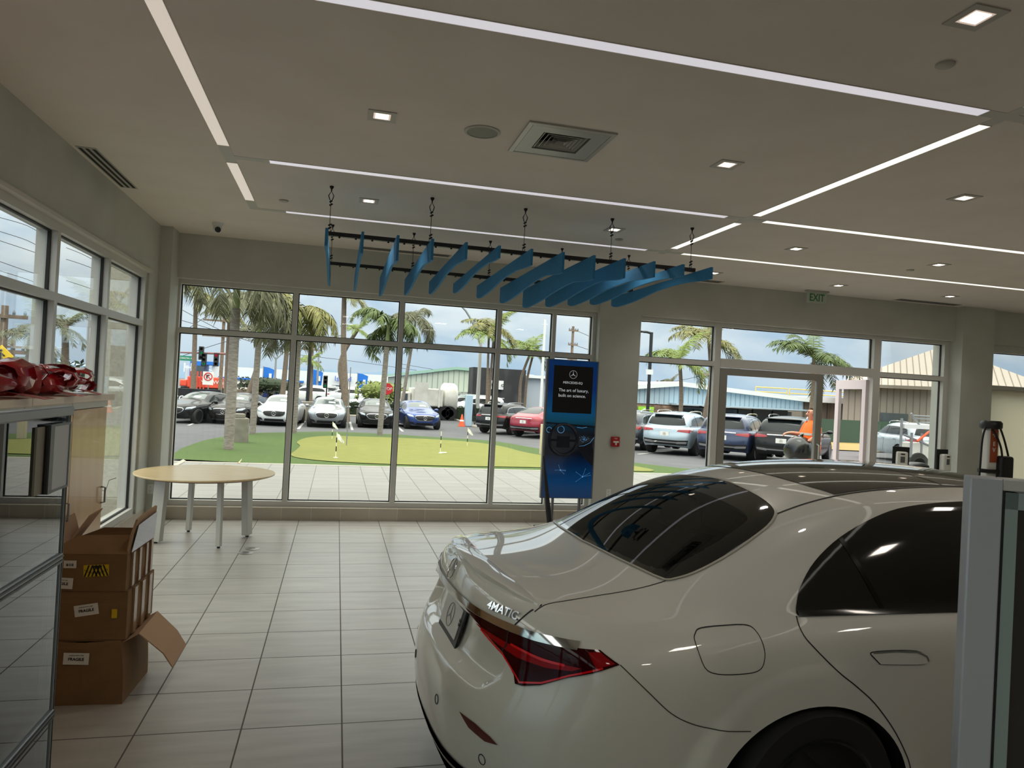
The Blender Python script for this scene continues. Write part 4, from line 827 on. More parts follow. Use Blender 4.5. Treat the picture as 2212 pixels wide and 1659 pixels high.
# tail lights wrap the corner; laid on along the diagonal
lamp_r = mat('lamp_red', (150, 6, 14), .05, 0, 0, spec=.3); lamp_d = mat('lamp_dark_red', (50, 3, 6), .05, 0, 0, spec=.25); lamp_b = mat('lamp_bright', (190, 8, 20), .08, 0, .5, emit=.1, ecol=(200, 10, 20))
TL = [(-1.175, -.279, .919), (-1.147, -.441, .922), (-1.095, -.593, .922), (-1.055, -.67, .923), (-.997, -.752, .926), (-.921, -.818, .932), (-.842, -.852, .935), (-.786, -.893, .898), (-.87, -.872, .868), (-.956, -.833, .838), (-1.03, -.767, .790), (-1.075, -.71, .768), (-1.10, -.69, .766), (-1.135, -.70, .79), (-1.16, -.63, .845), (-1.178, -.46, .892)]
def light(frm, yy):
    pl = [dg(*q) for q in TL]
    t = drape(sk, pl, frm, lamp_d, 'tail_light', car, .005, .018)
    c = (sum(p[0] for p in pl)/len(pl), sum(p[1] for p in pl)/len(pl))
    drape(sk, [dg(*q) for q in ((-1.165, -.40, .896), (-1.13, -.52, .872), (-1.08, -.66, .850), (-1.0, -.76, .85), (-.93, -.83, .862), (-.90, -.845, .876), (-.98, -.77, .876), (-1.08, -.6, .884))][::-1], frm, lamp_r, 'light_bar', t, .0075, .015)
    ribbon(sk, [dg(*q) for q in ((-1.17, -.46, .886), (-1.15, -.63, .840), (-1.12, -.70, .793), (-1.08, -.70, .776), (-1.02, -.767, .799), (-.95, -.835, .846), (-.84, -.88, .885))], frm, .006, lamp_b, 'light_line', t, .008, .012)
    ribbon(sk, [dg(*q) for q in ((-1.10, -.63, .885), (-1.02, -.745, .872), (-.95, -.81, .874))], frm, .008, lamp_b, 'light_line', t, .009, .012)
    drape(sk, [dg(*q) for q in ((-.885, -.845, .925), (-.845, -.858, .928), (-.80, -.888, .899), (-.86, -.872, .882))], frm, lamp_r, 'reflector', t, .0075, .015)
    if frm is diagR: ribbon(sk, [dg(*q) for q in ((-1.091, -.594, .925), (-1.12, -.62, .88), (-1.15, -.62, .85))], frm, .005, seam, 'light_gap', t, .0095, .012)
    cs = [dg(*q) for q in ((-1.18, -.0, .937), (-1.173, -.265, .937), (-1.137, -.466, .937), (-1.09, -.596, .936), (-1.031, -.70, .934), (-.972, -.774, .937), (-.91, -.818, .938))]
    ribbon(sk, cs, frm, .025, chrome, 'chrome_strip', car, .009, .02)
light(diagR, 1); light(diagL, -1)
# badge, lettering, plate
def onrear(y, z, off=.004):
    h = sk.hit(Vector((-4, y, z)), Vector((1, 0, 0))); p, n = h; z_ = n; x_ = Vector((0, 0, 1)).cross(z_).normalized(); y_ = z_.cross(x_)
    return p+n*off, Matrix((x_, y_, z_)).transposed()
p_, R_ = onrear(0, 1.005); m = MB(); star3(m, p_, .046, R_, .006, w=.14, ring=.09); m.obj('star_emblem', chrome, car, True, ang=30)
p_, R_ = onrear(-.520, .977)
word('lettering', '4MATIC', .043, chrome, car, p_, R_, .004, bold=.0006, font_scale=1.15)
p_, R_ = onrear(0, .785, .014); Rq = Matrix.Rotation(0, 3, 'Z'); pl_ = MB().box((0, 0, 0), (.34, .165, .012), rot=R_).obj('number_plate', mat('plate_frame', (26, 26, 27), .4), car, loc=p_, bevel=.004)
MB().box(R_ @ Vector((-.012, .008, .0075)), (.29, .128, .003), rot=R_).obj('plate_face', mat('plate_white', (206, 206, 202), .3), pl_)
m = MB(); star3(m, R_ @ Vector((-.02, .008, .0095)), .05, R_, .001, w=.14, ring=.05); m.obj('plate_emblem', mat('plate_grey', (128, 128, 126), .4), pl_)
word('plate_text', '25', .035, ink, pl_, R_ @ Vector((.135, .02, .0095)), R_ @ Matrix.Rotation(-pi/2, 3, 'Z'), .0006)
# bumper: reflectors, sensors, dark lower apron
for s in (-1, 1):
    f = diagR if s < 0 else diagL
    drape(sk, [dg(*q) for q in ((-1.234, -.475, .590), (-1.216, -.547, .560), (-1.179, -.638, .549), (-1.151, -.697, .560), (-1.168, -.66, .574), (-1.201, -.58, .588))], f, mat('reflector_red', (84, 10, 12), .2, 0, .4), 'bumper_reflector', car, .004, .012)
for y in (-.61, -.25, .25, .61):
    p_, R_ = onrear(y, .478 if abs(y) > .5 else .547, .0015); m = MB(); m.tube([p_+.018*(cos(2*pi*k/20)*(R_ @ Vector((1, 0, 0)))+sin(2*pi*k/20)*(R_ @ Vector((0, 1, 0)))) for k in range(20)], .0015, 5, closed=True); m.obj('parking_sensor', seam, car)
apron = mat('apron_dark', (28, 29, 29), .5)
drape(sk, [(-.80, .20), (.80, .20), (.80, .30), (.66, .40), (.3, .385), (-.3, .385), (-.66, .40), (-.80, .30)], 'B', apron, 'lower_apron', car, .004, .03); ribbon(sk, [(-.6, .37), (-.3, .345), (.3, .345), (.6, .37)], 'B', .014, chromed, 'apron_strip', car, .007)
# front end
drape(sk, sp2([(-.5, .80), (-.46, .62), (-.3, .55), (0, .53), (.3, .55), (.46, .62), (.5, .80), (0, .84)], 4, True), 'F', gloss, 'grille', car, .004, .05)
for s in (-1, 1): drape(sk, [(s*.56, .70), (s*.84, .72), (s*.88, .80), (s*.62, .82)], 'F', mat('headlamp_glass', (120, 126, 132), .05, .2, .5), 'headlamp', car, .004, .03)
drape(sk, sym([(1.85, 0), (1.84, -.35), (1.80, -.52), (2.25, -.68), (2.42, -.6), (2.46, -.3), (2.47, 0)]), 'T', gloss, 'windscreen', car, .003, .05)
for s in (-1, 1):
    m = MB(); m.ball((2.02, s*1.02, 1.06), .1, 14, 10, (.8, 1.1, .75)); m.tube([(2.04, s*.88, 1.0), (2.03, s*.98, 1.03)], .03, 8); m.obj('door_mirror', paint, car, True)
for x in (0, AX):
    for s in (-1, 1): wheel(car, x, s*.845, AZ-.016, .356, .245, 1 if s < 0 else -1, 10, rimd, .70, 48)
# ---------------- outside: ground ----------------
def gp(px, py, off=0): return G(px, py, off)
asph = mat('asphalt', (90, 90, 93), .9); vary(asph, (79, 79, 82), 1.2, detail=8)
ys = [9.96, 12, 15.6]+[15.6+17.4*k/6 for k in range(1, 7)]+[60, 140, 400]
struct(MB().grid([[(x, y, gz(y)-.045) for x in (-220, -60, -20, 0, 20, 60, 220)] for y in ys]).bb((-220, -40, -.35), (-2.75, 9.96, -.05)).obj('ground', asph))
patiom = tiles('patio_paver', .12, .454, 15.12, .454, .012, (126, 124, 119), (117, 115, 110), (93, 91, 87), .6, (.8, 6, 1))
pm = MB(); pm.bb((-3.3, 9.96, -.2), (14.5, 15.72, 0)); pm.bb((-3.3, -6, -.2), (-2.4, 9.96, 0)); struct(pm.obj('patio', patiom))
struct(MB().bb((-3.42, 15.72, -.2), (14.5, 15.84, .006)).obj('patio_kerb', mat('kerb_concrete', (166, 160, 148), .8)))
grassm = mat('lawn_green', (70, 92, 30), .95); vary(grassm, (50, 72, 20), 26, detail=6, bump=.6); greenm = mat('putting_green', (116, 118, 50), .95); vary(greenm, (108, 110, 44), 3, detail=8)
def flat(poly, off, m, name, step=1.2):
    pts = [gp(*q) if len(q) == 2 else Vector(q) for q in poly]; pl = dense([(p.x, p.y) for p in pts], step); n = len(pl); all_ = list(pl)
    x0, x1 = min(p[0] for p in pl), max(p[0] for p in pl); y0, y1 = min(p[1] for p in pl), max(p[1] for p in pl); x = x0
    while x < x1:
        y = y0
        while y < y1:
            if inside((x, y), pl) and min((x-q[0])**2+(y-q[1])**2 for q in pl) > .2: all_.append((x, y))
            y += step
        x += step
    vs, _, fs, *_r = delaunay_2d_cdt([Vector(p) for p in all_], [(i, (i+1) % n) for i in range(n)], [], 1, 1e-4)
    mb = MB(); mb.add([(v[0], v[1], gz(v[1])+off+berm(v[0], v[1])) for v in vs], fs); return mb.obj(name, m, smooth=True)
def berm(x, y):
    return .16*math.exp(-((x+3.2)/1.2)**2-((y-20.5)/4.5)**2)+.10*math.exp(-((y-27)/2.5)**2)*math.exp(-((x-4)/9)**2)
lawn_px = [(-3.3, 15.85, 0), (-3.45, 18, 0), (480, 951), (545, 939), (640, 933), (720, 932), (850, 938), (1000, 949), (1180, 973), (1300, 990), (1400, 1003), (1480, 1012), (13.9, 15.85, 0)]
tag(flat(lawn_px, .0, grassm, 'lawn'), 'dark green artificial grass surround of the putting green', 'grass', kind='stuff')
gpx = sp2([(628, 984), (640, 973), (648, 964), (641, 957), (660, 950), (710, 947), (780, 949), (860, 952), (950, 956), (1040, 962), (1095, 969), (1130, 977), (1180, 985), (1300, 997), (1400, 1013), (1405, 1019), (1330, 1017), (1180, 1011), (1000, 1008), (850, 1004), (720, 998), (650, 991)], 3, True)
g_ = flat(gpx, .015, greenm, 'putting_green', .9); tag(g_, 'yellow green kidney shaped putting green beyond the patio', 'putting green')
def curb(pts, r, nm, lb): tag(MB().tube(smooth_path(pts, 4), r, 6).obj(nm, MATS['kerb_concrete']), lb, 'kerb', 'concrete kerbs')
curb([gp(360, 1017), gp(420, 985), gp(480, 951), gp(545, 938)], .06, 'kerb', 'thin pale kerb between the asphalt and the left side of the lawn')
curb([gp(392, 897), gp(560, 897), gp(660, 896), gp(960, 905), gp(1003, 916), gp(1040, 924), gp(1075, 924)], .08, 'kerb', 'low kerb behind the row of parked saloons')
gl = [gp(515, 1002), gp(532, 985), gp(560, 965), gp(590, 950), gp(608, 946)]
tag(MB().tube(smooth_path([(p.x, p.y, p.z+.01) for p in gl], 5), .02, 5).obj('lawn_seam', mat('dead_leaf', (186, 170, 132), .9)), 'pale seam with fallen leaves across the grass', 'seam')
lnm = mat('road_paint', (180, 179, 175), .7)
for a, b, lb in (((407, 919), (441, 905), 'left of the black saloon'), ((527, 922), (543, 913), 'left of the white saloon'), ((644, 927), (659, 909), 'left of the silver saloon'), ((756, 911), (761, 929), 'right of the silver saloon'), ((858, 920), (870, 932), 'left of the blue convertible'), ((1378, 981), (1440, 975), 'under the silver utility car')):
    A, B = gp(*a, -.035), gp(*b, -.035); t = (B-A); s = Vector((-t.y, t.x, 0)).normalized()*.06
    tag(MB().quad(A-s, A+s, B+s, B-s).obj('parking_line', lnm), 'white painted parking line '+lb, 'road marking', 'parking lines')
# golf flags
fp = mat('flag_pole', (224, 220, 180), .5); fcl = mat('flag_cloth', (226, 226, 220), .8)
for (bx_, by_, ty, fl, lb) in ((725, 990, 935, 1, 'nearest putting flag, in the second pane'), (717, 952, 912, 1, 'far putting flag behind the nearest one'), (951, 980, 933, 0, 'bare putting pin in the third pane'), (1009, 966, 925, 1, 'putting flag furthest to the right')):
    p0 = gp(bx_, by_); h = P(bx_, ty, 1, p0.y).z-p0.z; o = thing('golf_flag', lb, 'golf flag', (p0.x, p0.y, p0.z+.016), group='putting green flags')
    MB().tube([(0, 0, 0), (0, 0, h)], .011, 8).obj('pole', fp, o); m = MB()
    for k in (.25, .6): m.tube([(0, 0, h*k), (0, 0, h*k+.12)], .0125, 8)
    m.obj('band', blk, o); MB().lathe([(.055, 0), (.055, .004), (.05, .006)], n=16).obj('cup', whp, o)
    if fl: m = MB(); m.grid([[(.0, 0, h-.02), (0, 0, h-.17)], [(.07, .02, h-.06), (.06, .0, h-.19)], [(.13, -.02, h-.15), (.11, .0, h-.24)], [(.19, .01, h-.24), (.17, 0, h-.27)]]); m.obj('flag', fcl, o)
    else: MB().box((.08, .0, .02), (.2, .05, .03)).obj('flag', fcl, o)
conc = vary(mat('concrete', (140, 135, 124), .9), (120, 115, 104), 5)
p0 = gp(513, 962); o = thing('concrete_box', 'squat concrete utility box behind the nearest royal palm', 'utility box', p0, radians(15)); MB().bb((-.25, -.25, 0), (.25, .25, .78)).obj('body', conc, o, bevel=.02); MB().bb((-.18, -.18, .78), (.15, .18, .9)).obj('cap', conc, o, bevel=.02)
p0 = gp(662, 908); o = thing('concrete_planter', 'weathered concrete block between the white and silver saloons', 'planter', p0); MB().bb((-.55, -.3, 0), (.7, .3, 1.05)).obj('body', conc, o, bevel=.03)
p0 = gp(1172, 982); tag(MB().bb((-.09, -.09, 0), (.09, .09, .95)).obj('bollard', mat('tan_post', (196, 184, 160), .8), loc=p0, bevel=.01), 'short tan post left of the blue display at the lawn edge', 'bollard')
# ---------------- palms ----------------
trunk_g = vary(mat('palm_trunk', (150, 142, 134), .95), (112, 104, 97), 7, (1, 1, 5), detail=6, bump=.5); trunk_b = vary(mat('coconut_trunk', (140, 124, 108), .95), (104, 92, 80), 8, (1, 1, 4), bump=.4); shaft_g = mat('crownshaft_green', (150, 160, 108), .5)
lf = [mat('frond_green', (92, 108, 52), .7), mat('frond_olive', (126, 124, 66), .7), mat('frond_grey', (104, 104, 76), .75), mat('frond_light', (128, 142, 66), .7)]
for q, c in zip(lf, ((62, 78, 36), (92, 90, 46), (70, 72, 50), (84, 104, 40))): vary(q, c, 3)
def frond(m, az, el, Ln, droop, leaf, n, rnd, wind=0, hang=.5):
    pts = []; p = Vector((0, 0, 0)); e = el; a = az
    for k in range(11):
        pts.append(p.copy()); d = Vector((cos(a)*cos(e), sin(a)*cos(e), sin(e))); p = p+d*Ln/10; e -= droop/10*(1+.8*k/10)
        if wind: a += wind*(-sin(a))*.09
    m.tube(pts, [max(.006, .03*(1-k/10.5))*Ln/2 for k in range(11)], 4, cap=False)
    for i in range(n):
        t = .12+.88*i/(n-1); k = min(9, int(t*10)); q = pts[k].lerp(pts[k+1], t*10-k); T = (pts[k+1]-pts[k]).normalized(); S = T.cross(Vector((0, 0, 1)))
        if S.length < .05: S = Vector((-sin(az), cos(az), 0))
        S.normalize(); U = S.cross(T); l = leaf*(.45+.75*sin(pi*min(1, t*.9+.08)))*rnd.uniform(.8, 1.15)
        for sg in (-1, 1):
            d = (S*sg*.8+T*.55+U*rnd.uniform(-.25, .35)); d.z -= hang*rnd.uniform(.5, 1.2)+.0; d.x += wind*.5; d.normalize(); w = T*leaf*.07; mid = q+d*l*.5+U*.03*l; tip = q+d*l; tip.z -= l*.18*hang*2
            m.add([q-w*.6, q+w*.6, mid+w*.9, tip, mid-w*.9], [(0, 1, 2, 4), (4, 2, 3)])
def crown(seed, nf, Ln, leaf, n, droop, wind=0, hang=.5, els=(-.2, 1.2)):
    rnd = random.Random(seed); m = MB()
    for k in range(nf):
        el = els[0]+(els[1]-els[0])*((k*.618) % 1); frond(m, 2*pi*k*.382+rnd.uniform(-.2, .2), el, Ln*rnd.uniform(.85, 1.1), droop*rnd.uniform(.8, 1.2), leaf, n, rnd, wind, hang)
    me = m.obj('fronds', lf[0], smooth=False); d = me.data; bpy.data.objects.remove(me); return d
royal = [crown(s, 14, 2.3, .60, 34, 1.9, .25, .7, (-.15, 1.25)) for s in (1, 2, 3)]
coco = [crown(s, 16, 2.1, .48, 28, 1.05, .75, .4, (-.3, 1.4)) for s in (4, 5, 6)]
def palm(lb, base, top, r, kind, seed, mi, sc=1.0, Y=None, bend=0, rz=0, crown_on=True, grp=None):
    b = gp(*base) if Y is None else P(base[0], base[1], 1, Y)
    if Y is not None: b.z = gz(b.y)
    t = P(top[0], top[1], 1, b.y); v = t-b; o = thing('royal_palm' if kind == 'r' else 'coconut_palm', lb, 'palm tree', (b.x, b.y, b.z-.05), group=grp or ('royal palms' if kind == 'r' else 'coconut palms'))
    mid = v*.5+Vector((bend, 0, 0)); hs = v.length; path = smooth_path([(0, 0, 0), mid*.55+v*.02, mid+v*.12, v], 7)
    if kind == 'r':
        m = MB(); rs = [r*(1.12-.2*abs(i/len(path)-.45)-.1*(i/len(path))) for i in range(len(path))]; m.tube(path, rs, 14); m.obj('trunk', trunk_g, o, True)
        up_ = v.normalized(); c0 = v; c1 = v+up_*1.1*sc; MB().tube([c0, c0+up_*.15*sc, c0+up_*.6*sc, c1], [r*.72, r*.85, r*.62, r*.32], 12).obj('crownshaft', shaft_g, o, True)
    else:
        m = MB(); m.tube(path, [r*(1.25-.45*i/len(path)) for i in range(len(path))], 9); m.obj('trunk', trunk_b, o, True); c1 = v
    if crown_on:
        me = (royal if kind == 'r' else coco)[seed % 3]; f = bpy.data.objects.new('fronds', me); COL.objects.link(f); f.parent = o; f.location = c1-Vector((0, 0, .1)); f.rotation_euler = (0, 0, rz); f.scale = (sc,)*3
        f.material_slots[0].link = 'OBJECT'; f.material_slots[0].material = lf[mi]
    return o
palm('nearest thick royal palm trunk in the leftmost pane', (493, 978), (510, 662), .115, 'r', 0, 2, 1.0, rz=.3)
palm('second royal palm, behind the nearest trunk to its right', (545, 942), (560, 716), .105, 'r', 1, 2, .95, rz=1.2)
palm('royal palm beside the first window bar, base at the lawn edge', (634, 938), (645, 722), .115, 'r', 2, 1, .95, rz=2)
palm('royal palm in the second pane, at the far lawn edge before the black saloon', (820, 941), (836, 742), .11, 'r', 0, 0, .85, rz=2.6)
palm('leaning royal palm left of the blue convertible', (863, 905), (893, 722), .105, 'r', 1, 2, 1.05, rz=.6)
palm('tall thin palm at the left edge of the leftmost pane', (417, 880), (424, 622), .13, 'c', 0, 1, 1.2, 44)
palm('palm left of the nearest royal trunk with drooping yellow fronds', (488, 850), (496, 672), .12, 'c', 1, 1, .8, 46)
palm('palm leaning right behind the second royal palm', (522, 850), (560, 712), .13, 'c', 2, 2, .8, 44, .3)
palm('thin palm trunk just left of the first window bar', (608, 862), (626, 690), .14, 'c', 0, 2, .8, 44)
palm('tall grey palm trunk in the middle of the second pane', (749, 905), (744, 625), .16, 'c', 1, 1, 1.0, 42, -.1)
palm('slender curved coconut palm right of the tall grey trunk', (752, 868), (774, 708), .15, 'c', 2, 3, .62, 50, -.9)
palm('small coconut palm behind the black lamp post', (671, 862), (674, 775), .14, 'c', 0, 3, .62, 58)
palm('left of the two coconut palms behind the third window bar', (1052, 885), (1056, 722), .085, 'c', 1, 3, 1.15, 46)
palm('right of the two coconut palms behind the third window bar', (1054, 885), (1068, 705), .085, 'c', 2, 1, 1.1, 46.6)
palm('windswept coconut palm above the light grey building', (1122, 885), (1150, 752), .10, 'c', 0, 3, 1.0, 48, -.4, .5)
palm('coconut palm leaning beside the windswept one, crown behind it', (1132, 885), (1154, 756), .09, 'c', 2, 3, .5, 48.6, -.2)
palm('bent coconut palm right of the column, in front of the blue gable', (1471, 890), (1468, 772), .105, 'c', 1, 3, 1.0, 34, .1)
palm('taller coconut palm behind the door frame left bar', (1516, 890), (1531, 728), .105, 'c', 0, 1, 1.2, 36, .3)
palm('big coconut palm above the glass door', (1747, 890), (1758, 770), .115, 'c', 2, 0, 1.4, 36, .1, .8)
palm('tiny far palm above the roof left of the door', (1450, 838), (1450, 824), .12, 'c', 1, 2, .7, 74)
palm('tiny far palm beside the taller coconut palm', (1531, 850), (1533, 812), .12, 'c', 2, 2, .8, 72)
palm('windblown palm seen through the left side window', (60, 800), (72, 716), .16, 'c', 0, 2, .6, 26, grp='side street palms')
palm('palm in the second side window pane', (146, 800), (142, 700), .14, 'c', 2, 2, .6, 30, grp='side street palms')
# hedges and bushes
hedge = vary(mat('hedge_green', (44, 58, 34), .9), (26, 38, 20), 9, detail=8)
def shrub(m, c, d, n, rnd, s=.12):
    for _ in range(n):
        u = Vector((rnd.gauss(0, 1), rnd.gauss(0, 1), rnd.gauss(0, 1))); mx = max(abs(u.x), abs(u.y), abs(u.z)); u = u/mx*rnd.uniform(.8, 1.03); p = Vector(c)+Vector((u.x*d[0]/2, u.y*d[1]/2, u.z*d[2]/2)); a = Vector((rnd.uniform(-1, 1), rnd.uniform(-1, 1), rnd.uniform(-1, 1))).normalized()*s; b = a.orthogonal().normalized()*s*.5
        m.add([p-a, p+b, p+a, p-b], [(0, 1, 2, 3)])
def hedge_row(lb, a, b, h, w, seed, nm='hedge', cat='hedge', mm=None, dens=60):
    A, B = a, b; rnd = random.Random(seed); L_ = (B-A).length; m = MB(); n = max(2, int(L_/1.0)); ang = atan2(B.y-A.y, B.x-A.x); m.box((A+B)/2+Vector((0, 0, h*.48)), (L_, w*.85, h*.92), ang)
    for k in range(n): c = A.lerp(B, (k+.5)/n); shrub(m, c+Vector((0, 0, h*.5)), (L_/n*1.1, w, h), dens, rnd)
    tag(m.obj(nm, mm or hedge), lb, cat, 'hedges')
def at(px, py, Y): p = P(px, py, 1, Y); p.z = gz(Y)-.03; return p
hedge_row('low dark hedge behind the black and white saloons', at(470, 880, 47), at(660, 880, 47), .8, 1.0, 1)
hedge_row('low dark hedge behind the silver saloon and the black one', at(745, 880, 51), at(872, 880, 51), .9, 1.0, 2)
hedge_row('trimmed hedge between the blue convertible and the black utility car', at(950, 890, 50), at(1062, 890, 50), .95, 1.2, 3)
bush = vary(mat('bush_olive', (118, 128, 66), .9), (84, 98, 44), 6)
def treeb(lb, px, py, top, Y, w, seed, m2=None):
    c = at(px, py, Y); h = P(px, top, 1, Y).z-c.z; rnd = random.Random(seed); o = thing('round_tree', lb, 'tree', c, group='round street trees'); MB().tube([(0, 0, 0), (0, 0, h*.5)], .09, 7).obj('trunk', trunk_b, o); m = MB(); m.ball((0, 0, h*.68), 1, 12, 8, (w*.42, w*.42, h*.28))
    for k in range(7): a = k*.9; shrub(m, (cos(a)*w*.25, sin(a)*w*.25, h*(.62+.1*sin(k*2))), (w*.55, w*.55, h*.45), 120, rnd, .16)
    m.obj('foliage', m2 or bush, o)
treeb('round olive tree left of the stop sign', 822, 870, 822, 56, 3.8, 3); treeb('dark round bush before the white showroom, beside the second royal palm', 580, 850, 814, 75, 5.5, 4, hedge)
treeb('clipped tree at the side street behind the pedestrian sign', 62, 812, 765, 34, 5, 5, hedge)
# ---------------- parked cars ----------------
cpaint = mat('car_paint', (120, 124, 128), .3, .3, 1.0); cglass = mat('car_glass', (30, 35, 38), .08, 0, 0, spec=.35); cblack = mat('car_black_trim', (20, 21, 22), .5); chead = mat('car_headlamp', (170, 180, 188), .1, .3, .5); ctail = mat('car_tail_red', (150, 24, 34), .12, 0, .5); cplate = mat('car_plate', (222, 222, 218), .5); cpaper = mat('window_paper', (214, 230, 224), .6)
SUV = dict(rw=[0, .25, .47, .66, .80, .905], fw=[0, .25, .47, .66, .80, .905], D=.26, n=3.4, Df=.42, nf=3.2, crease=[(7, .3)],
  rear=[(-.90, .86, .40, .34), (-1.02, .95, .52, .46), (-1.045, .97, .66, .66), (-1.03, .975, .80, .82), (-1.0, .97, .92, .95), (-.985, .955, 1.03, 1.05), (-.965, .92, 1.11, 1.115), (-.93, .86, 1.17, 1.155)],
  front=[(3.70, .86, .34, .32), (3.84, .95, .46, .46), (3.88, .96, .60, .64), (3.88, .955, .74, .78), (3.86, .94, .86, .88), (3.82, .92, .95, .96), (3.74, .88, 1.01, 1.02), (3.60, .82, 1.05, 1.06)],
  cols=[-.74, -.35, .1, .6, 1.2, 1.75, 2.4, 2.9, 3.25], sz=[.32, .46, .66, .82, .95, 1.05, 1.11, 1.16], sw=[.885, .95, .97, .975, .975, .965, .93, .89], wf=[.985, .995, 1, 1, 1, 1, 1, .99, .98],
  B=[[(.855, 1.155), (.82, 1.30), (.745, 1.53), (.62, 1.63), (.34, 1.675), (0, 1.685)], [(.872, 1.155), (.83, 1.32), (.755, 1.57), (.64, 1.68), (.35, 1.725), (0, 1.735)], [(.878, 1.152), (.835, 1.32), (.76, 1.58), (.645, 1.705), (.35, 1.75), (0, 1.76)],
     [(.88, 1.148), (.837, 1.32), (.76, 1.58), (.65, 1.71), (.35, 1.76), (0, 1.77)], [(.88, 1.14), (.837, 1.31), (.76, 1.575), (.645, 1.70), (.35, 1.75), (0, 1.76)], [(.875, 1.13), (.83, 1.28), (.75, 1.51), (.63, 1.62), (.34, 1.67), (0, 1.68)],
     [(.85, 1.105), (.77, 1.14), (.66, 1.17), (.52, 1.185), (.28, 1.20), (0, 1.205)], [(.84, 1.08), (.74, 1.11), (.62, 1.125), (.46, 1.135), (.25, 1.14), (0, 1.145)], [(.83, 1.065), (.73, 1.085), (.60, 1.095), (.45, 1.105), (.24, 1.11), (0, 1.11)]])
CPE = dict(SUV); CPE['B'] = [[(.855, 1.155), (.80, 1.19), (.70, 1.22), (.58, 1.24), (.33, 1.255), (0, 1.26)], [(.872, 1.155), (.83, 1.24), (.74, 1.36), (.62, 1.42), (.34, 1.45), (0, 1.455)], [(.878, 1.152), (.833, 1.29), (.755, 1.48), (.64, 1.57), (.35, 1.61), (0, 1.615)]]+[[(w, z-.05 if z > 1.4 else z) for w, z in r] for r in SUV['B'][3:]]
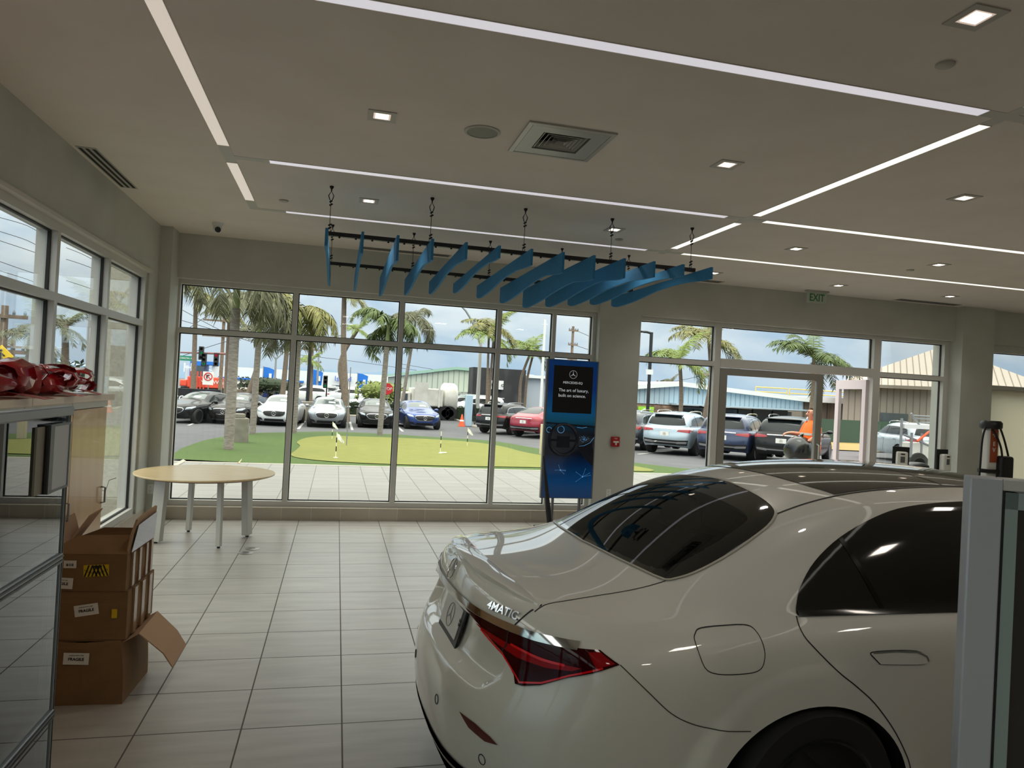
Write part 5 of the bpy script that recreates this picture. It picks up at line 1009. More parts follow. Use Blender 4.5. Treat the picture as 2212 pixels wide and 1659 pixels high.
def build_car(S, lb, ax, R, scale, kind, name):
    root = thing(name, lb, 'car'); S = dict(S); S['scale'] = scale; raw = loft_body(S, 2 if kind != 'sedan' else 3); sk = Skin(raw); sx_, sy_, sz_ = scale
    b = arch_cut(raw.copy(), [(0, R-.01), (ax, R-.01)], R+.045, S['sw'][4]*sy_, well, cpaint); o = bpy.data.objects.new('body', b); COL.objects.link(o); o.parent = root; W = S['sw'][4]*sy_
    def q(pl, f=(sx_, sz_)): return [(a*f[0], c*f[1]) for a, c in pl]
    if kind == 'sedan':
        yz = (sy_, sz_)
        for fr in 'RL': drape(sk, q(dlo), fr, cglass, 'side_window', root, .004, .09)
        drape(sk, sym(q([(2.42, 0), (2.40, -.35), (2.33, -.62), (1.93, -.53), (1.84, -.3), (1.82, 0)], (sx_, sy_))), 'T', mat('windscreen_glass', (66, 78, 77), .1, 0, .35), 'windscreen', root, .005, .09)  # windscreen colour lightened to stand in for the sky reflected in it
        drape(sk, [(a*sx_, c*sy_) for a, c in RGO], 'T', cglass, 'rear_screen', root, .005, .1)
        ws_ = drape(sk, q([(2.30, .02), (2.30, .36), (2.15, .36), (2.15, .02)], (sx_, sy_)), 'T', cpaper, 'window_sticker', root, .01, .08)
        gr = drape(sk, q(sp2([(-.34, .50), (-.50, .62), (-.46, .735), (0, .765), (.46, .735), (.50, .62), (.34, .50), (0, .485)], 3, True), yz), 'F', cblack, 'grille', root, .005, .07); ribbon(sk, q(sp2([(-.34, .50), (-.50, .62), (-.46, .735), (0, .765), (.46, .735), (.50, .62), (.34, .50), (0, .485)], 3, True), yz), 'F', .025, chrome, 'chrome_surround', gr, .008, .04, True)
        for z in (.56, .66): ribbon(sk, q([(-.44, z), (.44, z)], yz), 'F', .012, chromed, 'bar', gr, .009, .06)
        h = sk.hit(Vector((7, 0, .63*sz_)), Vector((-1, 0, 0))); Rf = Matrix(((0, 0, 1), (1, 0, 0), (0, 1, 0))); m = MB(); star3(m, h[0]+Vector((.02, 0, 0)), .10, Rf, .012, w=.2, ring=.13); m.obj('star_emblem', chrome, gr, True, ang=30)
        for s in (-1, 1):
            drape(sk, q([(s*.57, .66), (s*.80, .70), (s*.885, .79), (s*.86, .82), (s*.62, .765)], yz), 'F', chead, 'headlamp', root, .006, .05)
            drape(sk, q([(s*.52, .28), (s*.84, .33), (s*.86, .43), (s*.60, .40)], yz), 'F', cblack, 'air_intake', root, .005, .06)
        drape(sk, q([(-.48, .25), (.48, .25), (.44, .37), (-.44, .37)], yz), 'F', cblack, 'lower_grille', root, .005, .07); ribbon(sk, q([(-.87, .30), (-.55, .23), (.55, .23), (.87, .30)], yz), 'F', .03, chrome, 'splitter_strip', root, .01, .06)
        for f, fr in ((-1, diagR), (1, diagL)): drape(sk, [dg(x_*sx_, y_*sy_, z_*sz_) for x_, y_, z_ in TL], fr, ctail, 'tail_light', root, .008, .05)
        mz, mx = 1.03*sz_, 2.02*sx_
    else:
        yz = (sy_, sz_); cp = kind == 'coupe'
        sw_ = [(-.50, 1.24), (-.38, 1.42), (-.1, 1.52), (.5, 1.57), (1.2, 1.565), (1.6, 1.53), (2.0, 1.36), (2.28, 1.2), (2.2, 1.18), (-.42, 1.19)] if not cp else [(-.30, 1.22), (.05, 1.37), (.5, 1.49), (1.2, 1.51), (1.6, 1.47), (2.0, 1.34), (2.28, 1.2), (2.2, 1.18), (-.22, 1.19)]
        for fr in 'RL':
            w_ = drape(sk, q(sw_), fr, cglass, 'side_window', root, .004, .08)
            for xx in (.22, 1.2): ribbon(sk, q([(xx-.03, 1.6), (xx+.03, 1.19)]), fr, .05, cblack, 'pillar_strip', w_, .008, .08)
            ribbon(sk, q(sp2(sw_, 2, True)), fr, .022, chrome, 'window_trim', w_, .007, .08, True); ribbon(sk, q([(.25, 1.0), (.45, 1.005)]), fr, .035, chrome, 'door_handle', root, .012, .06); ribbon(sk, q([(1.25, 1.0), (1.45, 1.005)]), fr, .035, chrome, 'door_handle', root, .012, .06)
            for xx in (.18, 1.22): ribbon(sk, q([(xx, 1.17), (xx+.04, .8), (xx+.12 if xx > 1 else xx+.28, .45)]), fr, .012, seam, 'door_gap', root, .004, .08)
        if not cp: drape(sk, q(sp2([(-.66, 1.24), (-.70, 1.32), (-.62, 1.53), (-.5, 1.585), (0, 1.61), (.5, 1.585), (.62, 1.53), (.70, 1.32), (.66, 1.24), (0, 1.21)], 3, True), yz), 'B', cglass, 'rear_screen', root, .006, .08); sp_ = MB().bb((-.82*sx_, -.56*sy_, 1.635*sz_), (-.52*sx_, .56*sy_, 1.675*sz_)).obj('roof_spoiler', cpaint, root, bevel=.015)
        else: drape(sk, sym(q([(-.58, 0), (-.56, -.4), (-.50, -.60), (-.1, -.62), (.22, -.56), (.30, -.3), (.31, 0)], (sx_, sy_))), 'T', cglass, 'rear_screen', root, .006, .08)
        drape(sk, sym(q([(2.33, 0), (2.30, -.4), (2.25, -.66), (1.98, -.64), (1.86, -.5), (1.82, 0)], (sx_, sy_))), 'T', cglass, 'windscreen', root, .006, .09)
        for s in (-1, 1):
            drape(sk, q([(s*.45, .99), (s*.90, .95), (s*.955, 1.0), (s*.93, 1.09), (s*.50, 1.06)], yz), 'B', ctail, 'tail_light', root, .008, .05)
            drape(sk, q([(s*.45, .50), (s*.80, .52), (s*.82, .60), (s*.48, .585)], yz), 'B', chrome, 'exhaust_trim', root, .012, .05); drape(sk, q([(s*.5, .84), (s*.85, .86), (s*.88, .95), (s*.55, .92)], yz), 'F', chead, 'headlamp', root, .006, .06)
            MB().tube(smooth_path([(-.1*sx_, s*.62*sy_, 1.70*sz_), (.0, s*.63*sy_, 1.775*sz_), (.7*sx_, s*.635*sy_, 1.80*sz_), (1.4*sx_, s*.625*sy_, 1.775*sz_), (1.55*sx_, s*.61*sy_, 1.68*sz_)], 4), .018, 6).obj('roof_rail', chrome, root, True) if not cp else None
        ribbon(sk, q([(-.47, 1.075), (0, 1.085), (.47, 1.075)], yz), 'B', .03, chrome, 'boot_strip', root, .01, .06)
        drape(sk, q([(-.82, .45), (.82, .45), (.86, .66), (.5, .64), (-.5, .64), (-.86, .66)], yz), 'B', cblack, 'lower_bumper', root, .005, .07); ribbon(sk, q([(-.80, .55), (.80, .55)], yz), 'B', .05, chrome, 'bumper_strip', root, .01, .06)
        drape(sk, q([(-.45, .55), (.45, .55), (.5, .9), (-.5, .9)], yz), 'F', cblack, 'grille', root, .006, .08)
        h = sk.hit(Vector((-4, 0, .88*sz_)), Vector((1, 0, 0))); pl_ = MB().box(h[0]+Vector((-.012, 0, 0)), (.02, .34, .17)).obj('number_plate', cplate, root); m = MB(); star3(m, h[0]+Vector((-.024, 0, 0)), .055, Matrix(((0, 0, -1), (-1, 0, 0), (0, 1, 0))), .003, n=16, w=.2); m.obj('plate_emblem', MATS['plate_grey'], pl_)
        mz, mx = 1.20*sz_, 1.98*sx_
    for s in (-1, 1): m = MB(); m.ball((mx, s*(W+.09), mz), .1, 10, 8, (.8, 1.1, .75)); m.tube([(mx, s*(W-.12), mz-.04), (mx, s*(W+.05), mz-.01)], .03, 6); m.obj('door_mirror', cpaint, root, True)
    for x in (0, ax):
        for s in (-1, 1): wheel(root, x, s*(W-.135), R, R, .25, 1 if s < 0 else -1, 10, rimm if kind != 'sedan' else rimd, .74, 24)
    return root
PA = {}
def pmat(n, c, me=.35):
    dkp = sum(c) < 120; PA[n] = mat('paint_'+n, c, .22 if dkp else .34, 0 if dkp else me, .2 if dkp else .8, spec=.3 if dkp else .5); return PA[n]
for n, c, me in (('black', (20, 21, 23), .2), ('brown_black', (34, 31, 30), .3), ('white', (226, 230, 232), .0), ('silver', (142, 146, 150), .6), ('blue', (44, 70, 132), .4), ('graphite', (62, 66, 74), .5), ('ice_silver', (166, 182, 194), .5), ('navy', (40, 52, 84), .4), ('red', (140, 24, 48), .35), ('grey', (110, 114, 118), .4), ('tan', (150, 136, 118), .3), ('green', (48, 78, 70), .3), ('pale_silver', (188, 198, 206), .4)): pmat(n, c, me)
E_AX, U_AX = 3.216*.945, 2.995
sed = build_car(SED, 'x', E_AX, .35, (.945, .98, .975), 'sedan', 'saloon_car'); suv = build_car(SUV, 'x', U_AX, .385, (1, 1, 1), 'suv', 'utility_car'); cpe = build_car(CPE, 'x', U_AX, .385, (1, 1.0, .985), 'coupe', 'coupe_utility_car')
used_ = set()
def put(proto, px, py, hd, col, lb, grp, ref=0, Y=None, sc=None):
    p = G(px, py, -.045) if Y is None else P(px, py, 1, Y); p.z = gz(p.y)-.045; h = Vector((cos(radians(hd)), sin(radians(hd)), 0)); loc = p-h*ref
    loc.z = gz(loc.y)-.045
    if proto in used_: o = dup(proto, loc, radians(hd), lb)
    else: o = proto; o.location = loc; o.rotation_euler = (0, 0, radians(hd)); o['label'] = lb; used_.add(proto)
    if sc: o.scale = sc
    else: o.scale = (1, 1, 1)
    o['group'] = grp; recolor(o, {'car_paint': PA[col]}); return o
# prototypes recoloured first would leak into copies: keep material on the mesh, override on the object
FX = 3.93*.945; g1 = 'saloons parked facing the showroom'
put(sed, 370, 914, -113, 'black', 'black saloon cut by the left window edge, leftmost of the parked row', g1, FX)
put(sed, 480, 917, -103, 'brown_black', 'black brown saloon partly behind the nearest royal palm', g1, FX)
put(sed, 590, 921, -95, 'white', 'white saloon facing the showroom beside the first window bar', g1, FX)
put(sed, 704, 925, -91, 'silver', 'silver grey saloon facing the showroom in the second pane', g1, FX)
put(sed, 813, 926, -90, 'black', 'black saloon facing the showroom behind the palm in the second pane', g1, FX)
bl = put(sed, 917, 929, -84, 'blue', 'blue soft top convertible facing the showroom in the third pane', g1, FX); 
for k in kids(bl):
    pass
g2 = 'utility cars parked at an angle'; QS = (.98, .98, .915)
put(suv, 1075, 937, 46, 'black', 'black utility car seen from behind across the third window bar', g2, sc=QS)
put(cpe, 1150, 945, 44, 'red', 'dark red coupe shaped utility car left of the blue display', g2, sc=QS)
put(suv, 1352, 970, 46, 'graphite', 'dark grey utility car half hidden by the column', g2, sc=QS)
put(suv, 1452, 981, 45, 'ice_silver', 'pale silver blue utility car in the pane right of the column', g2, sc=QS)
put(suv, 1572, 992, 45, 'navy', 'dark blue utility car behind the left bar of the glass door', g2, sc=QS)
put(suv, 1698, 1002, 44, 'black', 'big black utility car seen through the glass door beside the man', g2, sc=QS)
put(suv, 1990, 1001, 74, 'pale_silver', 'light silver utility car seen from behind left through the right pane, behind the sanitizers', g2, sc=QS)
g3 = 'cars on the far street'
put(suv, 690, 872, 180, 'white', 'white utility car driving left beyond the silver saloon', g3); put(suv, 722, 862, 180, 'grey', 'grey pickup sized car behind the white utility car', g3, Y=84); put(suv, 768, 875, 185, 'white', 'white truck like car behind the tall grey palm trunk', g3)
put(sed, 588, 853, 180, 'blue', 'small blue car far off right of the second royal palm', g3, Y=82); put(suv, 546, 858, 180, 'tan', 'tan van like car far off behind the palms', g3, Y=78); put(sed, 815, 870, 180, 'red', 'dark red car far off below the round olive tree', g3, Y=80)
put(sed, 848, 881, 176, 'white', 'white saloon on the street between stop sign and leaning palm', g3, Y=60); put(suv, 1030, 884, 180, 'green', 'dark green car on the street left of the black box building', g3, Y=57); put(suv, 1062, 893, 180, 'white', 'white car behind the black utility car roof', g3, Y=54)
put(sed, 640, 852, 180, 'grey', 'grey car far off left of the black lamp post', g3, Y=87)
# ---------------- buildings and street ----------------
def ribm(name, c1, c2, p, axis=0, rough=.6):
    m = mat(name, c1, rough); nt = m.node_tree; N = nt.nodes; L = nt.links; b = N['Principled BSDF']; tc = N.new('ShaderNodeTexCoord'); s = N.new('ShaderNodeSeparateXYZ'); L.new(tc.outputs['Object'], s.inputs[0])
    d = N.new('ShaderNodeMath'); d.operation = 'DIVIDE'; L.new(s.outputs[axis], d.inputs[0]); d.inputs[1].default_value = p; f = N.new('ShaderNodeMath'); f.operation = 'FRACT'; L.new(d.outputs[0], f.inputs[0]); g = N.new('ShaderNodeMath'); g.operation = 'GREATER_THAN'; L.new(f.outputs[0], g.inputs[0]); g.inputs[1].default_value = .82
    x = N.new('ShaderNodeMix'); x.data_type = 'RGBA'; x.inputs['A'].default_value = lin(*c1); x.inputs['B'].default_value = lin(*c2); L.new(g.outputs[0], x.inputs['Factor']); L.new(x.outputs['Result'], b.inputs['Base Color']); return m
def bl(name, lb, px, Y, cat='building', grp=None):
    p = P(px, 850, 1, Y); return thing(name, lb, cat, (p.x, Y, gz(Y)-.05), group=grp)
def rel(o, px, py, Y=None): return P(px, py, 1, Y or o.location.y)-o.location
def panel(o, m, pts, d, name, parent=None, dy=0):             # a slab standing in the facade plane, outline given as seen
    q = [rel(o, *p) for p in pts]; return MB().prism([(v.x, v.z) for v in q], -d, (0, dy, 0), (1, 0, 0), (0, 0, 1)).obj(name, m, parent or o)
def slab(o, m, px0, px1, top, bot, d, name, dy=0, ref=None):
    c = (px0+px1)/2; x0, x1 = rel(o, px0, 850).x, rel(o, px1, 850).x; zt = rel(o, ref or c, top).z; zb = rel(o, ref or c, bot).z if bot is not None else 0
    return MB().bb((x0, dy, zb), (x1, dy+d, zt)).obj(name, m, o)
wht = mat('building_white', (226, 228, 228), .7); sblue = mat('sign_blue', (24, 112, 206), .5); dgl = mat('shop_glass', (70, 80, 84), .15, 0, .3); grey = mat('steel_grey', (142, 146, 150), .5, .3); conw = mat('pole_concrete', (176, 176, 172), .7)
o = bl('car_showroom', 'long white dealership hall with blue tower beyond the street at the left', 640, 95)
slab(o, wht, 455, 866, 800, None, 14, 'hall', 0, 640); slab(o, wht, 398, 411, 789, None, 8, 'white_tower', 0); slab(o, sblue, 409, 432, 780, None, 6, 'blue_tower', -.6); slab(o, sblue, 432, 462, 781, 788, 6, 'blue_canopy', -.6); slab(o, dgl, 425, 440, 790, 812, .3, 'window', -.9); slab(o, sblue, 470, 655, 818, 821.5, .4, 'blue_stripe', -.4, 562)
for a, b in ((530, 596), (640, 652), (668, 690), (716, 732), (736, 748)): slab(o, dgl, a, b, 834 if a < 600 else 832, 846, .3, 'window', -.25)
word('lettering', 'Island', .95, mat('letter_blue', (40, 96, 196), .5), o, rel(o, 741, 819)+Vector((0, -.3, 0)), (pi/2, 0, 0), .05); word('lettering', 'H', 1.6, wht, o, rel(o, 409, 795)+Vector((0, -.9, 0)), (pi/2, 0, 0), .05)
def flagpole(px, top, bot, Y, lb):
    b = P(px, bot, 1, Y); o = thing('banner_flag', lb, 'flag', (b.x, Y, gz(Y)), group='blue showroom banners'); h = rel(o, px, top).z; MB().tube([(0, 0, 0), (0, 0, h)], .05, 6).obj('pole', grey, o); w = 1.25
    m = MB(); m.grid([[(0, 0, h-.05), (0, 0, h-2.2)], [(w*.5, .1, h-.12), (w*.5, .1, h-2.1)], [(w, -.05, h-.35), (w*.9, -.05, h-1.9)]]); m.obj('banner', sblue, o); MB().box((w*.65, -.05, h-1.1), (.3, .22, .6)).obj('emblem', wht, o)
flagpole(566, 791, 850, 88, 'blue banner flag beside the second royal palm trunk'); flagpole(672, 797, 852, 88, 'blue banner flag behind the small coconut palm'); flagpole(770, 805, 858, 88, 'blue banner flag right of the curved coconut palm')
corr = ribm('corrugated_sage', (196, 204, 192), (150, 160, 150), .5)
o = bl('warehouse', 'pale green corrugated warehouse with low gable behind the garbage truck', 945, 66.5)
q = [rel(o, *p) for p in ((864, 812), (985, 799), (1022, 802), (1022, 850), (864, 842))]; poly = [(q[0].x, 0), (q[2].x, 0), (q[2].x, q[2].z), (q[1].x, q[1].z), (q[0].x, q[0].z)]
MB().prism(poly, -16, (0, 0, 0), (1, 0, 0), (0, 0, 1)).obj('wall', corr, o); MB().prism([(q[0].x-.3, q[0].z), (q[1].x, q[1].z+.02), (q[2].x, q[2].z), (q[2].x, q[2].z+.25), (q[1].x, q[1].z+.28), (q[0].x-.3, q[0].z+.25)], -16.4, (0, -.3, 0), (1, 0, 0), (0, 0, 1)).obj('roof_edge', mat('verdigris', (150, 186, 170), .6), o)
slab(o, dgl, 984, 1008, 852, 880, .3, 'shop_window', -.3); slab(o, corr, 980, 1021, 846, 850, 2.2, 'awning', -2.2)
blkw = vary(mat('black_stucco', (44, 45, 47), .85), (78, 80, 82), 1.0, (1, 1, .5), detail=8, lo=.45, hi=.8)
o = bl('black_building', 'black box shaped shop with a white square sign above the parked cars', 1077, 62)
slab(o, blkw, 1020, 1134, 796, None, 2.2, 'wall', 0, 1077); sg = slab(o, wht, 1058, 1085, 822, 841, .2, 'sign_panel', -.3); word('lettering', 'ho   o', .55, ink, o, rel(o, 1071.5, 831)+Vector((0, -.42, 0)), (pi/2, 0, 0), .02); slab(o, dgl, 1075, 1110, 874, None, .3, 'shop_window', -.2)
o = bl('grey_block_building', 'light grey block building with white roof edge right of the black shop', 1170, 63); slab(o, mat('pale_block', (178, 186, 196), .8), 1137, 1260, 818, None, 12, 'wall', 0, 1170); slab(o, wht, 1136.5, 1262, 812, 818, 13, 'roof_edge', -.5, 1170); slab(o, wht, 1150, 1163, 809, 812, 2, 'roof_vent', 2)
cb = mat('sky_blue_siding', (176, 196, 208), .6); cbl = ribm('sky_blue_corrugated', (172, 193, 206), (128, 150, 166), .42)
o = bl('gable_building', 'pale blue gabled shop building across the car park at the right', 1550, 52)
q = [rel(o, *p) for p in ((1340, 843), (1464, 834), (1735, 868), (1735, 889), (1340, 868))]
MB().prism([(q[0].x, q[4].z), (q[3].x, q[3].z), (q[2].x, q[2].z), (q[1].x, q[1].z), (q[0].x, q[0].z)], -14, (0, 0, 0), (1, 0, 0), (0, 0, 1)).obj('siding', cbl, o)
MB().prism([(q[0].x-.2, q[0].z), (q[1].x, q[1].z), (q[2].x+.2, q[2].z), (q[2].x+.2, q[2].z+.33), (q[1].x, q[1].z+.36), (q[0].x-.2, q[0].z+.33)], -14.6, (0, -.5, 0), (1, 0, 0), (0, 0, 1)).obj('roof_edge', wht, o)
slab(o, vary(mat('lava_stone', (150, 122, 104), .9), (96, 78, 66), 2.2, detail=2), 1340, 1463, 874, None, .6, 'stone_wall', -.2, 1400); slab(o, mat('shop_wall', (150, 158, 160), .7), 1463, 1735, 885, None, 10, 'lower_wall', 1.4, 1600); MB().bb((q[0].x*0+rel(o, 1446, 870).x, -1.2, rel(o, 1446, 873).z), (q[3].x, .05, rel(o, 1446, 870).z)).obj('canopy', cb, o)
for a, b in ((1480, 1487), (1492, 1513), (1516, 1533), (1562, 1580), (1584, 1610), (1614, 1642), (1646, 1686), (1690, 1722)): slab(o, dgl, a, b, 886, 915, .2, 'shop_window', 1.15)
sg = slab(o, mat('lime_sign', (150, 206, 60), .5), 1376, 1409, 878, 890, .15, 'lime_sign', -.45); slab(o, wht, 1386, 1402, 882.5, 885.5, .1, 'white_lettering_line', -.5)
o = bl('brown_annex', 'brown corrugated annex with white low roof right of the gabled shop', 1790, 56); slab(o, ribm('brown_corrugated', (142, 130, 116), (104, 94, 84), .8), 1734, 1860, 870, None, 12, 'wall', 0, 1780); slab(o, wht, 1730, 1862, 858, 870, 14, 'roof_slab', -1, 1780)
for a in (1770, 1792): slab(o, mat('rust_pipe', (150, 120, 90), .7), a, a+1.2, 866, None, .1, 'pipe', -.2)
yr = mat('yellow_rail', (214, 186, 96), .6); o = bl('rooftop_railing', 'yellow pipe railings on the white annex roof', 1720, 71); z0 = rel(o, 1720, 858).z
for a, b in ((1632, 1700), (1705, 1760), (1762, 1830)):
    x0, x1 = rel(o, a, 850).x, rel(o, b, 850).x; m = MB(); m.tube([(x0, 0, z0-1), (x0, 0, z0+.9), (x1, 0, z0+.9), (x1, 0, z0-1)], .07, 6); m.tube([(x0, 0, z0+.4), (x1, 0, z0+.4)], .06, 6); m.box(((x0+x1)/2-.3, .6, z0-.1), ((x1-x0)*.5, .5, .5)); m.obj('railing', yr, o)
MB().bb((rel(o, 1630, 0).x, -.3, z0-1.6), (rel(o, 1840, 0).x, 8, z0-.4)).obj('roof_deck', wht, o); MB().bb((rel(o, 1630, 0).x, 1, 0), (rel(o, 1840, 0).x, 7, z0-1.6)).obj('wall', wht, o)
roofm = ribm('standing_seam', (168, 158, 146), (118, 102, 90), .42, 0); tanw = ribm('tan_siding', (150, 142, 130), (112, 106, 96), .42)
c0 = P(1822, 850, 1, 46); o = thing('hip_roof_building', 'tan building with a ribbed hip roof outside the right end of the glazing', 'building', (c0.x, 46, gz(46)-.05), radians(-40)); K = .0347; zz = lambda dpx: 1.8+dpx*K+.48
ze, za, xa = zz(52), zz(148), 6.5; MB().add([(-.6, -1, ze), (13.2, -1, ze), (13.2, 12, ze), (-.6, 12, ze), (xa, 5.5, za), (xa+.4, 5.5, za)], [(0, 1, 5, 4), (1, 2, 5), (2, 3, 4, 5), (3, 0, 4), (0, 3, 2, 1)]).obj('roof', roofm, o); MB().bb((0, 0, 0), (12.6, 11.4, ze)).obj('wall', tanw, o); MB().bb((-.7, -1.1, ze-.2), (13.3, -.95, ze+.03)).obj('gutter', mat('gutter_tan', (128, 120, 108), .6), o)
MB().bb((2.5, -.12, zz(-26)), (4.3, .1, zz(-5))).obj('window', dgl, o); MB().bb((3.6, -.16, zz(-21)), (3.68, -.1, zz(-19))).obj('lamp', mat('window_lit', (240, 220, 160), .5, emit=1.2), o)
tag(MB().bb((P(1800, 0, 1, 40).x, 40, gz(40)), (P(2080, 0, 1, 40).x, 40.1, P(1950, 913, 1, 40).z)).obj('mesh_fence', mat('green_mesh', (56, 80, 68), .9)), 'green mesh fence in front of the hip roof building', 'fence')
tag(flat([(1740, 955), (1900, 950), (2100, 970), (2100, 985), (1740, 968)], .0, mat('dry_grass', (146, 128, 76), .95), 'dry_verge', 3), 'strip of dry yellow grass along the road at the right', 'grass', kind='stuff')
tag(flat([(430, 872), (640, 866), (640, 874), (430, 884)], .0, MATS['dry_grass'], 'dry_verge', 4), 'dry yellow verge beyond the parked saloons', 'grass', kind='stuff')
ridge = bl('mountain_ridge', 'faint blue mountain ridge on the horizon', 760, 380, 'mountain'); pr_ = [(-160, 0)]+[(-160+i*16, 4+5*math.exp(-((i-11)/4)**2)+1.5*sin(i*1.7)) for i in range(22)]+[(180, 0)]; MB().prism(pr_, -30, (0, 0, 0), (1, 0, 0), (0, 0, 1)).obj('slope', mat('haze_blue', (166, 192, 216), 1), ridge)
# dealer sign wall
o = bl('sign_wall', 'black dealership sign wall behind the leftmost parked saloons', 430, 39.5, 'sign'); slab(o, mat('sign_black', (28, 29, 31), .35), 368, 476, 840, 893, .35, 'panel', 0, 425)
word('lettering', 'Mercedes-Benz', .62, mat('sign_white', (236, 238, 238), .5, emit=.15), o, rel(o, 431, 860)+Vector((-.1, -.03, 0)), (pi/2, 0, 0), .02); MB().bb((rel(o, 368, 0).x, -.1, 0), (rel(o, 476, 0).x, .45, rel(o, 425, 891).z)).obj('plinth', conc, o)
# garbage truck
tw = vary(mat('truck_white', (224, 222, 214), .5), (206, 202, 192), 2)
o = bl('garbage_truck', 'white garbage truck with a rounded tail behind the blue convertible', 925, 50, 'truck'); X = lambda px: rel(o, px, 860).x; Z = lambda py: rel(o, 925, py).z
MB().bb((X(885), -1.25, Z(877)), (X(952), 1.25, Z(839))).obj('body', tw, o, bevel=.08); MB().lathe([(.01, 0), (.9, 0), (1.06, .12), (1.06, .85), (.9, 1.05), (.01, 1.1)], (X(953), 0, Z(858)), 24, Matrix.Rotation(pi/2, 3, 'Y')).obj('rounded_tail', tw, o, True); MB().box((X(905), -1.28, Z(851)), (.9, .06, 1.6)).box((X(943), -1.3, Z(858)), (.12, .1, 1.3)).obj('side_frame', tw, o)
MB().bb((X(868), -1.15, Z(885)), (X(884), 1.15, Z(848))).obj('cab', tw, o, bevel=.1); MB().bb((X(869), -1.18, Z(866)), (X(877), -1.1, Z(852))).obj('cab_window', dgl, o); MB().bb((X(868), -1.0, Z(888)), (X(975), 1.0, Z(878))).obj('chassis', cblack, o)
for px in (874, 958, 968):
    for s in (-1, 1): wheel(o, X(px), s*1.05, .5, .5, .3, s*-1, 6, rimd, .55, 20)
# orange truck
o = bl('orange_truck', 'bright orange work truck far off at the left behind the sign wall', 445, 72, 'truck'); X = lambda px: rel(o, px, 850).x; Z = lambda py: rel(o, 445, py).z; orm = mat('truck_orange', (226, 84, 56), .5)
MB().bb((X(408), -1.2, Z(838)), (X(478), 1.2, Z(814))).bb((X(392), -1.1, Z(836)), (X(408), 1.1, Z(822))).obj('body', orm, o, bevel=.1); m = MB()
for k in range(5): m.box((X(416+k*7), -1.25, Z(826)), (.12, .1, 2.0))
m.obj('rib', mat('rib_orange', (200, 70, 46), .5), o); MB().bb((X(394), -1.0, .4), (X(480), 1.0, 1.1)).obj('chassis', cblack, o)
for px in (398, 452, 468):
    for s in (-1, 1): wheel(o, X(px), s*1.05, .5, .5, .3, -s, 6, rimd, .55, 16)
word('lettering', 'Maui Waste', .5, wht, o, (X(466), -1.24, Z(825)), (pi/2, 0, 0), .01)
# poles, lamps, signals
def pole(name, lb, cat, px, top, bot, Y, r, m, grp=None, taper=.7):
    b = P(px, bot, 1, Y); o = thing(name, lb, cat, (b.x, Y, gz(Y)-.05), group=grp); t = rel(o, px+(bot-top)*.052, top); h = t.z; MB().tube([(0, 0, 0), (0, 0, h*.5), (0, 0, h)], [r, r*(1+taper)/2, r*taper], 10).obj('pole', m, o); return o, h
bk = mat('lamp_black', (30, 31, 34), .5)
o, h = pole('street_lamp', 'black car park lamp post with a flat head right of the column', 'lamp post', 1399, 718, 885, 33, .085, bk, taper=1); MB().tube([(0, 0, h-.05), (-.25, 0, h), (-.45, 0, h)], .06, 8).obj('arm', bk, o); MB().ball((-.85, 0, h+.0), .5, 14, 8, (1, .5, .14)).obj('lamp_head', bk, o, True); MB().bb((-.14, -.12, h*.62), (.14, .12, h*.62+.25)).obj('floodlight', wht, o)
o, h = pole('street_lamp', 'black lamp post rising behind the silver grey saloon', 'lamp post', 663, 700, 885, 46, .11, bk, taper=1)
o, h = pole('street_lamp', 'grey street lamp with two arms behind the white saloon', 'lamp post', 592, 772, 850, 74, .13, grey)
for s in (-1, 1): MB().tube([(0, 0, h-.2), (s*.7, 0, h+.6), (s*1.9, 0, h+1.5), (s*2.3, 0, h+1.55)], .07, 6).obj('arm', grey, o); MB().box((s*2.4, 0, h+1.55), (.6, .25, .12)).obj('lamp_head', grey, o)
o, h = pole('street_lamp', 'tall grey street lamp with one long arm by the third window bar', 'lamp post', 1030, 735, 900, 50, .16, conw); MB().tube(smooth_path([(0, 0, h-.4), (-.5, 0, h+.9), (-1.5, 0, h+2.3), (-3.0, 0, h+2.6)], 4), .08, 7).obj('arm', grey, o); MB().box((-3.3, 0, h+2.55), (.9, .3, .14)).obj('lamp_head', grey, o)
o, h = pole('street_lamp', 'grey street lamp with a slanted arm behind the small coconut palm', 'lamp post', 684, 755, 850, 78, .13, grey); MB().tube(smooth_path([(0, 0, h-.2), (1.0, 0, h+1.2), (2.0, 0, h+1.6)], 4), .07, 6).obj('arm', grey, o); MB().box((2.3, 0, h+1.6), (.7, .3, .12)).obj('lamp_head', grey, o)
o, h = pole('flag_mast', 'tall white mast left of the blue display', 'pole', 1168, 690, 880, 40, .09, wht, taper=.8)
up_m = vary(mat('utility_wood', (134, 116, 100), .9), (104, 90, 78), 6)
def upole(lb, px, top, bot, Y, arms, w=2.2):
    o, h = pole('utility_pole', lb, 'utility pole', px, top, bot, Y, .17, up_m, 'wooden utility poles')
    for k in range(arms): a = MB().box((0, -.15, h-.4-k*1.3), (w, .12, .14)).obj('crossarm', up_m, o); m = MB(); [m.lathe([(.05, 0), (.06, .08), (.03, .16)], (x*w*.45, -.15, h-.33-k*1.3), 8) for x in (-1, -.5, .5, 1)]; m.obj('insulator', mat('insulator_grey', (110, 120, 130), .4), a)
    return o, h
upole('wooden utility pole between the thin left palms', 475, 650, 850, 64, 3, 3.2); upole('wooden utility pole with stacked insulators right above the display', 1231, 705, 850, 62, 3, .9); upole('wooden utility pole beside the black lamp post', 670, 748, 850, 80, 2, 2); upole('wooden utility pole behind the taller coconut palm', 1513, 800, 880, 66, 2, 1.6); upole('far utility pole above the blue gable at the left', 1419, 822, 850, 85, 1, 3)
